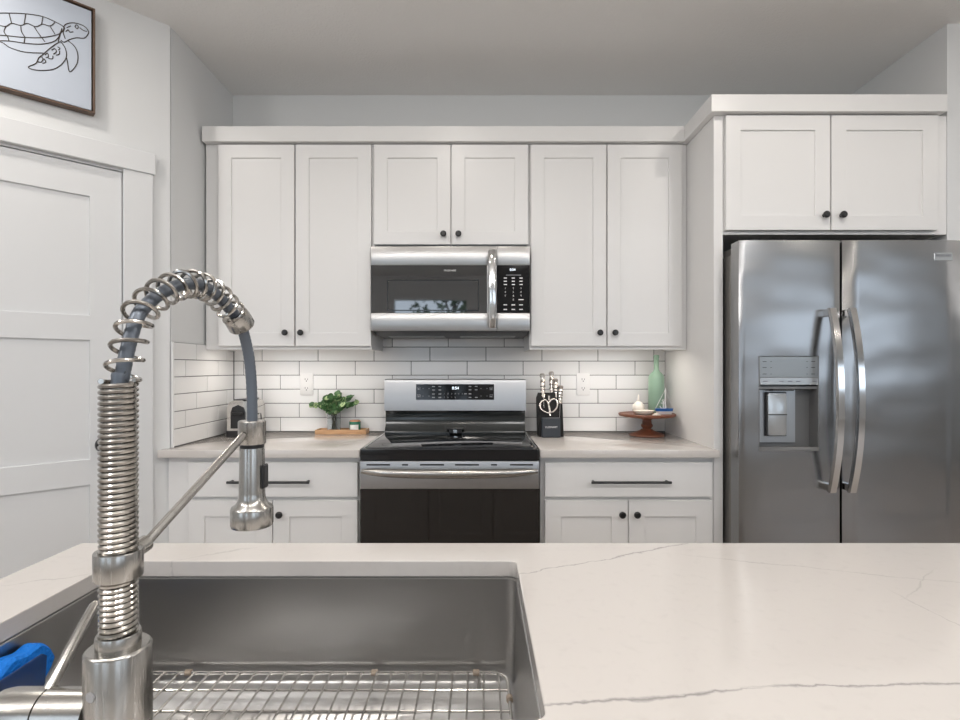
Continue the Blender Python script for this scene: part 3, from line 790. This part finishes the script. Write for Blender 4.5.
for (off, z) in [(-.022, IZ0-.0015), (-.002, IZ0-.0015), (0, IZ0-.003), (0.0, .80), (.002, zb_+.03), (.005, zb_+.014), (.013, zb_+.005), (.028, zb_+.001)]:
    loops.append([d.bm.verts.new((x, y, z)) for x, y in rrect(sx0+off, sx1-off, sy0+off, sy1-off, .020-min(0, off)*.5)])
for a, b in zip(loops, loops[1:]):
    for i in range(len(a)):
        j = (i+1) % len(a); d.bm.faces.new((a[i], a[j], b[j], b[i]))
dcx, dcy = (sx0+sx1)/2, sy0+.26; dn = len(loops[-1])
ringd = []
for v in loops[-1]:
    aa = math.atan2(v.co.y-dcy, v.co.x-dcx); ringd.append(d.bm.verts.new((dcx+.045*math.cos(aa), dcy+.045*math.sin(aa), zb_-.003)))
for i in range(dn):
    j = (i+1) % dn; d.bm.faces.new((loops[-1][i], loops[-1][j], ringd[j], ringd[i]))
bs = d.build('basin', M['sink'], sk, recalc=False, angle=50)
sol = bs.modifiers.new('thick', 'SOLIDIFY'); sol.thickness = .0012; sol.offset = 1
MB().lathe([(.0, -.012), (.030, -.012), (.040, -.004), (.047, -.0015), (.047, -.004), (.04, -.03), (0, -.03)], (dcx, dcy, zb_), (0, 0, 1), 32, cap=False).build('drain', M['polished'], sk)
# sink bottom grid
GZ = .722; gr = thing('sink_grid', 'stainless wire grid lying in the bottom of the sink', 'sink grid', ((sx0+sx1)/2, (sy0+sy1)/2, .69))
gx0, gx1, gy0, gy1 = sx0+.022, sx1-.017, sy0+.02, sy1-.022
d = MB(); d.tube([(x, y, GZ) for x, y in rrect(gx0, gx1, gy0, gy1, .028)], .0028, 8, True)
for (gx, gy) in ((gx0+.05, gy0), (gx1-.05, gy0), (gx0+.05, gy1), (gx1-.05, gy1)):
    d.cyl((gx, gy, .6895), (gx, gy, GZ), .0035, 8)
d.build('rim_wire', M['wire'], gr)
k = 0; x = gx0+.026
while x < gx1-.015:
    MB().tube([(x, gy0-.002, GZ-.004), (x, gy0+.003, GZ+.0025), (x, gy1-.003, GZ+.0025), (x, gy1+.002, GZ-.004)], .0019, 7).build('rod', M['wire'], gr); x += .0268
for y in (gy1-.050, gy1-.105, gy1-.16, gy1-.215, gy1-.27, gy1-.325):
    MB().cyl((gx0, y, GZ-.0015), (gx1, y, GZ-.0015), .0021, 8).build('cross_wire', M['wire'], gr)
for px in (gx0+.12, gx1-.235, gx1-.055):
    MB().lathe([(.0035, -.006), (.0055, -.005), (.0055, .005), (.0035, .006)], (px, gy1, GZ), (1, 0, 0), 10).build('rubber_bumper', mat('clear_rubber', (.45, .36, .28), .4), gr)
MB().lathe([(.0035, -.006), (.0055, -.005), (.0055, .005), (.0035, .006)], (gx1, gy1-.075, GZ), (0, 1, 0), 10).build('rubber_bumper', bpy.data.materials['clear_rubber'], gr)

# sponge in a caddy hanging on the sink's left wall
cad = thing('sponge_caddy', 'navy translucent plastic caddy stuck inside the sink behind the faucet handle', 'sponge holder', (-.63, .7, .79))
d = MB(); ztop = .862
def taper(poly, x0, x1):
    d.extr_x(poly, x0, x1)
front = [(.60, .782), (.735, .782), (.752, .80), (.757, ztop-.006), (.750, ztop), (.60, ztop)]
taper(front, -.613, -.610); d.box(-.6555, -.613, .60, .74, .782, .785); d.box(-.6565, -.6545, .60, .75, .785, .85)
d.box(-.6545, -.613, .60, .603, .785, ztop)
d.build('holder', M['caddy'], cad)
d = MB(); K = 26
pr = []
for k in range(K+1):
    y = .612+(.788-.612)*k/K
    e = min(1, (k/K)/.10, (1-k/K)/.14); e = math.sqrt(max(0, 1-(1-e)**2))
    zt_ = .866+.003*math.sin(k*.9)+.004*math.sin(k*.37+1)
    t_ = max(0, (k/K-.66)/.34)
    pr.append((y, .790+.010*(1-e)+.036*t_, .80+(zt_-.80)*(.72+.28*e)))
rings = []
for (y, zb2, zt2) in pr:
    hw = .013; cxs = -.637; b = .004
    loop = [(cxs-hw, zb2), (cxs-hw, zt2-b), (cxs-hw+b, zt2), (cxs+hw-b, zt2), (cxs+hw, zt2-b), (cxs+hw, zb2)]
    rings.append([d.bm.verts.new((p, y, q)) for p, q in loop])
for a, b in zip(rings, rings[1:]):
    for i in range(6): d.bm.faces.new((a[i], a[(i+1) % 6], b[(i+1) % 6], b[i]))
d.bm.faces.new(rings[0]); d.bm.faces.new(rings[-1][::-1])
tag(d.build('sponge', M['sponge']), 'bright blue scrubbing sponge standing in the caddy in the sink', 'sponge')

# ------------------------------------------------------------------ spring faucet
A = Vector((-.316, .470)); B = Vector((-.271, .640)); dirAB = (B-A).normalized()
fa = thing('kitchen_faucet', 'brushed nickel pull-down spring faucet standing at the near edge of the sink', 'faucet', (A.x, A.y, IZ1))
sl = dirAB.x/dirAB.y
def faucet_pt(px, py):
    Dd = (A.x-sl*A.y)/((px-CX)/F-sl); return Vector((X(px, Dd), Dd, Z(py, Dd)))
def zf(py): return Z(py, A.y)
d = MB(); h = zf(645)-IZ1
d.lathe([(.0295, 0), (.0295, .004), (.0258, .007), (.0258, h-.003), (.0248, h-.001), (.0235, h), (.0, h)], (A.x, A.y, IZ1), (0, 0, 1), 48)
d.build('body', M['nickel'], fa)
MB().lathe([(.0042, 0), (.0042, .0012), (0, .0014)], (A.x-.0065, A.y-.0247, zf(680)), (-.25, -.97, 0), 16).build('set_screw_plug', mat('grey_plug', (.30, .30, .31), .4), fa)
MB().lathe([(.0170, zf(656)), (.0174, zf(655)), (.0174, zf(633.5)), (.0168, zf(632)), (.0130, zf(632))], (A.x, A.y, 0), (0, 0, 1), 40).build('lower_ferrule', M['nickel'], fa)
col = [faucet_pt(118.5, 640), faucet_pt(118.5, 381)]
hose_px = [(119, 395), (121.7, 379), (127, 352), (136.5, 319), (147, 304.5), (163, 292), (183, 284.5), (199.4, 285), (216, 294.5), (230, 309.5), (239.5, 322), (244.5, 336), (249.4, 360), (251.8, 390), (252.2, 424)]
hp = [faucet_pt(*p) for p in hose_px]; hp[0] = Vector((A.x, A.y, hp[0].z))
path = spl([Vector((A.x, A.y, zf(632)))]+hp, 12)
def helix(path, turns_fn, rad_fn, wire, n=7, seg=22):
    # arc-length parametrised frames
    L = [0]
    for a, b in zip(path, path[1:]): L.append(L[-1]+(b-a).length)
    def at(s):
        s = max(0, min(L[-1]-1e-6, s))
        i = next(k for k in range(len(L)-1) if L[k+1] > s)
        f = (s-L[i])/(L[i+1]-L[i]); return path[i].lerp(path[i+1], f), (path[min(i+2, len(path)-1)]-path[max(i-1, 0)]).normalized()
    pts = []; s = 0; ph = 0; nrm = Vector((dirAB.y, -dirAB.x, 0))
    while s < L[-1]:
        p, t = at(s); w_ = nrm; u = w_.cross(t).normalized()
        pts.append(p+(w_*math.cos(ph)+u*math.sin(ph))*rad_fn(s, L[-1])); ph -= 2*math.pi/seg; s += turns_fn(s, L[-1])/seg
    return pts
zc = zf(381); z0s = zf(634)
d = MB(); tp_ = [Vector((A.x, A.y, z0s)), Vector((A.x, A.y, (z0s+zc)/2)), Vector((A.x, A.y, zc))]
d.tube(helix(tp_, lambda s, L: .00475, lambda s, L: .0132, .002), .00225, 7)
d.cyl((A.x, A.y, z0s), (A.x, A.y, zc-.004), .0115, 24)
d.build('column_spring', M['nickel_wire'], fa)
arc = [p for p in path if True]
i0 = min(range(len(path)), key=lambda i: abs(path[i].z-zc) if i < len(path)//2 else 9)
ie = min(range(len(path)), key=lambda i: (path[i]-faucet_pt(239, 321)).length)
d = MB(); d.tube(helix(path[i0:ie], lambda s, L: .0185-.0075*min(1, s/L*1.05), lambda s, L: .0137-.0006*s/L, .002), .0020, 7)
d.build('arc_spring', M['nickel_wire'], fa)
d = MB(); d.tube(path, .0062, 16, rad=[.0063 if k % 2 else .0060 for k in range(len(path))]); d.build('hose', M['hose'], fa)
e0 = path[ie]; te = (path[ie+2]-path[ie-2]).normalized()
MB().lathe([(.011, -.010), (.0140, -.009), (.0148, -.005), (.0150, .007), (.0138, .009), (.007, .009)], e0, te, 32).build('spring_end_ferrule', M['nickel'], fa)
zh = lambda py: Z(py, B.y)
MB().lathe([(.0, zh(420)-.001), (.0145, zh(420)-.0005), (.0156, zh(420)-.002), (.0156, zh(443)), (.0150, zh(443)-.001), (0, zh(443)-.001)], (B.x, B.y, 0), (0, 0, 1), 40).build('spray_head_dock', M['nickel'], fa)
MB().cyl((B.x, B.y, zh(447.5)), (B.x, B.y, zh(442)), .0138, 24).build('dock_gasket', M['black'], fa)
hd = MB().lathe([(0, zh(447)), (.0134, zh(447)), (.0139, zh(449)), (.0147, zh(492)), (.0154, zh(499)), (.0185, zh(503.5)), (.0228, zh(506)), (.0240, zh(508.5)), (.0240, zh(523)), (.0230, zh(525.5)), (0, zh(525.5))], (B.x, B.y, 0), (0, 0, 1), 48).build('spray_head', M['nickel'], fa)
MB().box(B.x+.0128, B.x+.0172, B.y-.007, B.y+.007, zh(488), zh(464), .0015).build('spray_button', M['black'], hd)
MB().lathe([(.0186, zf(577)), (.0190, zf(576)), (.0190, zf(551)), (.0186, zf(550)), (.014, zf(550))], (A.x, A.y, 0), (0, 0, 1), 40).build('column_collar', M['nickel'], fa)
q0 = A+dirAB*.0178; q1 = B-dirAB*.015
d = MB(); d.cyl((q0.x, q0.y, zf(556)), (q0.x+dirAB.x*.011, q0.y+dirAB.y*.011, zf(556)+.003), .0075, 16)
d.cyl((q0.x+.001, q0.y+.003, zf(558)), (q1.x, q1.y, 1.1835), .0044, 16); d.build('support_arm', M['nickel'], fa)
zhd = zf(713); xh = A.x
d = MB(); d.lathe([(0, .0), (.0205, .0), (.0205, .0415), (0, .0415)], (xh-.021, A.y, zhd), (-1, 0, 0), 36)
d.build('handle_stub', M['nickel'], fa)
d = MB(); d.lathe([(.017, -.002), (.017, .001), (.0205, .001), (.0205, .032), (.0190, .040), (.012, .046), (0, .048)], (xh-.0630, A.y, zhd), (-1, 0, 0), 36)
hb = d.build('handle', M['nickel'], fa)
d = MB(); lx0, lx1 = X(47, .474), X(95.5, .530)
d.tube([(lx0, .474, zhd+.015), (lx1, .529, Z(605, .529)), (lx1, .531, Z(603, .531))], .0050, 14, rad=[.0052, .0048, .0036]); d.build('lever', M['nickel'], hb)

# ------------------------------------------------------------------ things on the back counters
CT = .9128
# toaster
tx = X(239, 2.71); ty = 2.800
ts = thing('toaster', 'small chrome toaster with black ends in the back left corner', 'toaster', (tx, ty, CT))
tw = .056
d = MB(); prof = [(-tw, .03), (-tw, .150), (-tw+.012, .176), (-tw+.035, .186), (tw-.035, .186), (tw-.012, .176), (tw, .150), (tw, .03)]
a = [d.bm.verts.new((tx+p, ty-.10, CT+q)) for p, q in prof]; b = [d.bm.verts.new((tx+p, ty+.10, CT+q)) for p, q in prof]
d.bm.faces.new(a); d.bm.faces.new(b[::-1])
for i in range(len(a)): j = (i+1) % len(a); d.bm.faces.new((a[i], b[i], b[j], a[j]))
d.build('shell', M['toast'], ts, angle=50)
MB().prism(rrect(tx-tw-.006, tx+tw+.006, ty-.106, ty+.106, .01), CT+.0005, CT+.032, .004).build('base', M['blackplastic'], ts)
d = MB(); pr = [(-.036, .045), (-.036, .125), (-.028, .150), (0, .163), (.028, .150), (.036, .125), (.036, .045)]
a = [d.bm.verts.new((tx+p, ty-.1045, CT+q)) for p, q in pr]; b = [d.bm.verts.new((tx+p, ty-.0995, CT+q)) for p, q in pr]
d.bm.faces.new(a); d.bm.faces.new(b[::-1])
for i in range(len(a)): j = (i+1) % len(a); d.bm.faces.new((a[i], b[i], b[j], a[j]))
d.build('control_plate', M['blackplastic'], ts)
MB().box(tx-.026, tx+.026, ty-.122, ty-.104, CT+.112, CT+.126, .003).build('lever', M['black'], ts)
d = MB(); d.box(tx-.030, tx+.030, ty-.085, ty+.085, CT+.1855, CT+.190); d.build('slots', M['black'], ts)
d = MB(); d.tube(spl([(tx+tw+.006, ty+.02, CT+.015), (tx+tw+.02, ty-.02, CT+.03), (tx+tw+.032, ty-.03, CT+.065), (tx+tw+.022, ty-.01, CT+.105), (tx+tw+.004, ty+.03, CT+.11)], 8), .003, 8); d.build('cord', M['black'], ts)

# plant tray, vase, plant, candle
yt = 2.862
x0, x1 = X(317.5, yt), X(367.5, yt)
d = MB(); d.box(x0, x1, yt-.045, yt+.045, CT, CT+.006); 
for q in ((x0, x1, yt-.045, yt-.037), (x0, x1, yt+.037, yt+.045), (x0, x0+.008, yt-.037, yt+.037), (x1-.008, x1, yt-.037, yt+.037)): d.box(q[0], q[1], q[2], q[3], CT+.006, CT+.024, .001)
tag(d.build('wooden_tray', M['oak']), 'small light wooden tray on the counter against the tiles', 'tray')
vx = X(333.8, yt); d = MB(); vb = CT+.0065
d.lathe([(0, 0), (.033, 0), (.035, .004), (.035, .108), (.0325, .108), (.0325, .006), (0, .006)], (vx, yt, vb), (0, 0, 1), 32)
tag(d.build('glass_vase', M['glass']), 'clear glass vase on the wooden tray', 'vase')
pl = thing('eucalyptus_sprigs', 'leafy green eucalyptus sprigs standing in the glass vase', 'plant', (vx, yt, vb))
d = MB(); lf = MB(); rnd = random.Random(5)
for k in range(15):
    a = rnd.uniform(0, 6.28); 
    tx_ = rnd.uniform(-.10, .13); ty_ = rnd.uniform(-.03, .028); tz_ = rnd.uniform(.15, .215)-abs(tx_-.01)*.35
    if k == 0: tx_, tz_ = -.125, .145
    if k == 1: tx_, tz_ = .13, .16
    p0 = Vector((vx+rnd.uniform(-.015, .015), yt+rnd.uniform(-.012, .012), vb+.008)); p1 = Vector((vx+tx_*.18, yt+ty_*.3, vb+.11)); p2 = Vector((vx+tx_, yt+ty_, vb+tz_))
    sp = spl([p0, p1, (p1+p2)/2+Vector((0, 0, .012)), p2], 5); d.tube(sp, .0013, 5)
    for q in range(5, len(sp)):
        for sd in (0, 1):
            c = sp[q]+Vector((rnd.uniform(-.008, .008), rnd.uniform(-.008, .008), rnd.uniform(-.006, .008)))
            r = rnd.uniform(.010, .0175); nn = Vector((rnd.uniform(-.8, .8), rnd.uniform(-1.2, -.1), rnd.uniform(-.2, 1))).normalized()
            u = nn.orthogonal().normalized(); vv = nn.cross(u); ro = rnd.uniform(0, 6.28)
            lf.mi = 1 if rnd.random() < .28 else 0
            ring = [lf.bm.verts.new(c+(u*math.cos(ro+2*math.pi*i/9)*1.15+vv*math.sin(ro+2*math.pi*i/9)*.85)*r) for i in range(9)]
            ctr = lf.bm.verts.new(c-nn*r*.25)
            for i in range(9): f = lf.bm.faces.new((ring[i], ring[(i+1) % 9], ctr)); f.material_index = lf.mi
d.build('stems', M['stem'], pl); lf.build('leaves', [M['leaf'], M['leaf_l']], pl, recalc=False)
cxx = X(355, yt); cd = thing('candle_jar', 'small green glass candle jar with a white label on the wooden tray', 'candle', (cxx, yt, vb))
MB().lathe([(0, 0), (.028, 0), (.030, .003), (.030, .058), (.028, .058), (.028, .05), (0, .05)], (cxx, yt, vb), (0, 0, 1), 32).build('jar', M['greenglass'], cd)
MB().lathe([(0, .0505), (.0275, .0505), (.0275, .062), (.026, .0645), (0, .0645)], (cxx, yt, vb), (0, 0, 1), 28).build('lid', M['copper'], cd)
d = MB(); K = 12
for k in range(K):
    a0, a1 = R(-90-48+96*k/K), R(-90-48+96*(k+1)/K); rr_ = .0305
    d.quad([(cxx+rr_*math.cos(a0), yt+rr_*math.sin(a0), vb+.008), (cxx+rr_*math.cos(a1), yt+rr_*math.sin(a1), vb+.008), (cxx+rr_*math.cos(a1), yt+rr_*math.sin(a1), vb+.042), (cxx+rr_*math.cos(a0), yt+rr_*math.sin(a0), vb+.042)])
d.build('paper_label', M['label'], cd)

# knife block with knives and scissors
ky = 2.72; kx0, kx1 = X(539.2, ky), X(564.6, ky)
kb = thing('knife_block', 'black slanted knife block beside the range', 'knife block', ((kx0+kx1)/2, ky, CT))
d = MB(); d.extr_x([(ky, CT+.0005), (ky+.11, CT+.0005), (ky+.150, CT+.190), (ky+.060, CT+.222)], kx0, kx1-.004); d.build('block', M['blockblack'], kb)
fx0, fx1 = X(542, ky-.03), X(560.5, ky-.03)
fp = MB().box(fx0, fx1, ky-.032, ky+.006, CT+.0005, CT+.098, .003).build('front_panel', M['blockpanel'], kb)
MB().text('CUISINART', (fx0+fx1)/2, ky-.0325, CT+.052, .0125).build('brand_lettering', M['white'], fp)
slope = Vector((0, .060, .205)).normalized(); out = Vector((0, -slope.z, slope.y)); tdir = Vector((0, .29, .957))
def knife(px, pyb, pyt, dd, label, tilt_=0):
    D0 = ky+dd; x = X(px, D0); zb, zt2 = Z(pyb, D0), Z(pyt, D0)
    ax = Vector((tilt_, .22, 1)).normalized(); L = (zt2-zb)/ax.z
    t = thing('kitchen_knife', label, 'knife', (x, D0, zb), group='steel handled knives in the block')
    d = MB(); d.lathe([(0, -.002), (.012, 0), (.0145, .006), (.0125, .012), (.0120, L*.35), (.0145, L*.55), (.0140, L*.70), (.0105, L*.78), (.0135, L*.85), (.0160, L*.92), (.0120, L*.985), (0, L)], (x, D0, zb), ax, 18, sx=.92, sy=.9)
    d.build('handle', M['knifesteel'], t)
    e = MB()
    for f in (.30, .45, .62): e.lathe([(.0142, L*f), (.0147, L*f+.002), (.0142, L*f+.004)], (x, D0, zb), ax, 18, sx=.92, sy=.9)
    e.build('bands', M['blackplastic'], t)
    p0 = Vector((x, D0, zb)); e = MB(); q = p0-ax*.10
    e.box(-.0008, .0008, -.012, .012, -.11, .002)
    Rm = Vector((0, 0, 1)).rotation_difference(ax).to_matrix().to_4x4()
    bmesh.ops.transform(e.bm, matrix=Matrix.Translation(p0) @ Rm, verts=e.bm.verts); e.build('blade', M['polished'], t)
knife(543.3, 398, 373.5, .062, 'steel knife handle upright at the left side of the block', -.02)
knife(552.0, 396, 371.5, .085, 'tallest steel knife handle, at the back of the block')
knife(556.0, 398, 378.5, .064, 'steel knife handle in the middle row of the block, right of the scissors')
knife(559.8, 404, 385.5, .046, 'shortest steel knife handle, leaning right at the front of the block', .08)
sc = thing('kitchen_scissors', 'steel kitchen scissors with loop handles hanging in the front of the knife block', 'scissors', (X(549.5, ky), ky, CT+.13))
def scpt(px, py): 
    z = Z(py, ky+.02); f = (z-CT)/.205; y = ky+.060*f-.008; return Vector((X(px, y), y, Z(py, y)))
d = MB()
for lp in ([(545, 399.8), (541.5, 401.5), (540, 405), (541.5, 409.5), (545.5, 412), (549, 413), (549.5, 409), (547.5, 402)], [(551.5, 399.5), (548.8, 403), (549.3, 409), (551, 412.5), (555, 410), (557.2, 406), (557, 401.5), (554.5, 399.2)]):
    d.tube(spl([scpt(*p) for p in lp]+[scpt(*lp[0])], 6)[:-1], .0050, 8, True)
d.tube([scpt(549.5, 411), scpt(550.3, 416)], .005, 8); d.build('handle_loops', M['knifesteel'], sc)
d = MB(); d.tube([scpt(549, 400.5), scpt(549, 396)], .006, 8); d.build('pivot', M['knifesteel'], sc)

# cake stand with its things
yc = 2.765; cxs = .866
st = thing('cake_stand', 'turned cherry wood cake stand on the countertop beside the tall side panel', 'cake stand', (cxs, yc, CT))
hh = Z(415.3, yc)-CT
MB().lathe([(0, .0005), (.086, .0005), (.088, .004), (.086, .009), (.055, .020), (.034, .028), (.028, .034), (0, .034)], (cxs, yc, CT), (0, 0, 1), 48).build('foot', M['cherry'], st)
MB().lathe([(0, .032), (.024, .033), (.020, .038), (.028, .047), (.030, .055), (.024, .064), (.022, hh-.022), (.036, hh-.014), (.05, hh-.0085), (0, hh-.0085)], (cxs, yc, CT), (0, 0, 1), 36).build('stem', M['cherry'], st)
MB().lathe([(0, hh-.008), (.110, hh-.008), (.138, hh-.003), (.1425, hh+.004), (.1425, hh+.008), (.139, hh+.0105), (.135, hh+.009), (0, hh+.009)], (cxs, yc, CT), (0, 0, 1), 64).build('plate', M['cherry'], st)
PT = CT+hh+.0095
bx, by = X(656.3, 2.83), 2.83
bh = Z(355, by)-PT
tag(MB().lathe([(0, 0), (.037, 0), (.0405, .006), (.0405, .180), (.038, .194), (.028, .207), (.0175, .217), (.0135, .228), (.0128, bh-.016), (.0150, bh-.015), (.0150, bh-.003), (.0130, bh), (.0100, bh-.001), (.0100, .22), (0, .20)], (bx, by, PT), (0, 0, 1), 40).build('glass_bottle', M['frost']), 'tall sea-green frosted glass bottle on the cake stand', 'bottle')
ux, uy = X(638.5, 2.76), 2.76; uh = Z(394.5, uy)-PT
tag(MB().lathe([(0, 0), (.018, 0), (.027, .012), (.0315, .030), (.028, .046), (.016, .058), (.006, .064), (.0035, uh-.006), (.0015, uh), (0, uh)], (ux, uy, PT), (0, 0, 1), 32).build('onion_ornament', M['ceram']), 'white onion-shaped ceramic ornament with a pointed tip on the cake stand', 'ornament')
sx_, sy_ = X(643.5, 2.69), 2.69
tag(MB().lathe([(0, .0), (.030, .0), (.045, .008), (.0535, .021), (.0515, .0225), (.042, .0125), (.026, .006), (0, .006)], (sx_, sy_, PT), (0, 0, 1), 36, sy=.75).build('shell_dish', M['shell']), 'shallow pale shell dish at the front of the cake stand', 'dish')
d = MB(); sc_ = Vector((X(656.5, 2.648), 2.648, PT+.007)); n5 = []
for k in range(10):
    r = .022 if k % 2 == 0 else .0085; a_ = math.pi/2+k*math.pi/5+.3; n5.append((r*math.cos(a_), r*math.sin(a_)*.9))
top = d.bm.verts.new((sc_.x, sc_.y, sc_.z+.006)); bot = d.bm.verts.new((sc_.x, sc_.y, PT))
ra = [d.bm.verts.new((sc_.x+p, sc_.y+q, PT+.004)) for p, q in n5]; rb_ = [d.bm.verts.new((sc_.x+p*.95, sc_.y+q*.95, PT)) for p, q in n5]
for k in range(10):
    j = (k+1) % 10; d.bm.faces.new((ra[k], ra[j], top)); d.bm.faces.new((rb_[k], rb_[j], ra[j], ra[k])); d.bm.faces.new((rb_[j], rb_[k], bot))
tag(d.build('starfish', M['shell']), 'little white starfish beside the toy sailboat on the cake stand', 'starfish')
yb = 2.715; bxc = X(664.3, yb); L2 = X(673.5, yb)-bxc
sb = thing('toy_sailboat', 'little blue and white wooden toy sailboat on the cake stand', 'toy boat', (bxc, yb, PT))
def hull(d, z0, z1, s0, s1, w0, w1):
    prof = [(-1, .35), (-.9, .8), (-.3, 1), (.4, .9), (.8, .5), (1, .05), (.8, -.5), (.4, -.9), (-.3, -1), (-.9, -.8), (-1, -.35)]
    a = [d.bm.verts.new((bxc+p*L2*s0, yb+q*w0, z0)) for p, q in prof]; b = [d.bm.verts.new((bxc+p*L2*s1, yb+q*w1, z1)) for p, q in prof]
    d.bm.faces.new(a[::-1]); d.bm.faces.new(b)
    for i in range(len(a)): j = (i+1) % len(a); d.bm.faces.new((a[i], a[j], b[j], b[i]))
d = MB(); hull(d, PT, PT+.016, .78, .92, .010, .017); d.build('hull', M['white'], sb)
d = MB(); hull(d, PT+.0162, PT+.030, .92, 1.0, .017, .020); d.build('gunwale', M['blue'], sb)
zm_ = Z(388.5, yb); mxx = X(665.5, yb)
MB().cyl((mxx, yb, PT+.029), (mxx, yb, zm_), .0022, 10).build('mast', M['white'], sb)
d = MB(); d.tube([(mxx, yb, zm_-.003), (bxc-L2*.95, yb, PT+.030)], .0012, 6); d.tube([(mxx, yb, zm_-.003), (bxc+L2*.9, yb, PT+.030)], .0010, 6); d.build('rigging', M['white'], sb)
d = MB(); ax_, az_ = X(664.3, yb-.021), PT+.012
ay = yb-.0225
az_ = PT+.044
d.tube([(ax_, yb-.006, az_-.016), (ax_, yb-.006, az_+.022)], .0024, 8)
d.tube([(ax_-.011, yb-.006, az_+.013), (ax_+.011, yb-.006, az_+.013)], .002, 8)
d.tube([(ax_+.017*math.cos(R(a_)), yb-.006, az_+.002+.018*math.sin(R(a_))) for a_ in range(190, 351, 16)], .0026, 8)
d.tube([(ax_+.005*math.cos(R(a_)), yb-.006, az_+.026+.005*math.sin(R(a_))) for a_ in range(0, 360, 45)], .0015, 6, True)
d.build('anchor', M['white'], sb)

# ------------------------------------------------------------------ garden tree seen only as a reflection in the microwave door
tr = thing('garden_tree', 'leafy garden tree outside, mirrored in the microwave door', 'tree', (-.6, -6.4, -.15))
d = MB(); d.tube([(-.6, -6.4, -.15), (-.55, -6.4, 1.0), (-.62, -6.35, 2.0), (-.5, -6.4, 2.8)], .08, 8, rad=[.10, .08, .06, .03])
for k in range(9):
    a_ = k*2.4; d.tube([(-.58, -6.38, 1.4+k*.13), (-.58+.6*math.cos(a_), -6.38+.6*math.sin(a_), 1.9+k*.16)], .02, 6)
d.build('trunk', M['bark'], tr)
d = MB(); rn = random.Random(3)
for k in range(430):
    v = Vector((rn.gauss(0, 1), rn.gauss(0, 1), rn.gauss(0, 1))).normalized()*rn.random()**.4
    c = Vector((-.55+v.x*1.0, -6.4+v.y*.9, 2.25+v.z*.95)); u = Vector((rn.gauss(0, 1), rn.gauss(0, 1), rn.gauss(0, 1))).normalized(); q = u.orthogonal().normalized()
    s_ = rn.uniform(.06, .13); d.quad([c-u*s_, c+q*s_*.5, c+u*s_, c-q*s_*.5])
d.build('leaves', M['treeleaf'], tr, recalc=False)
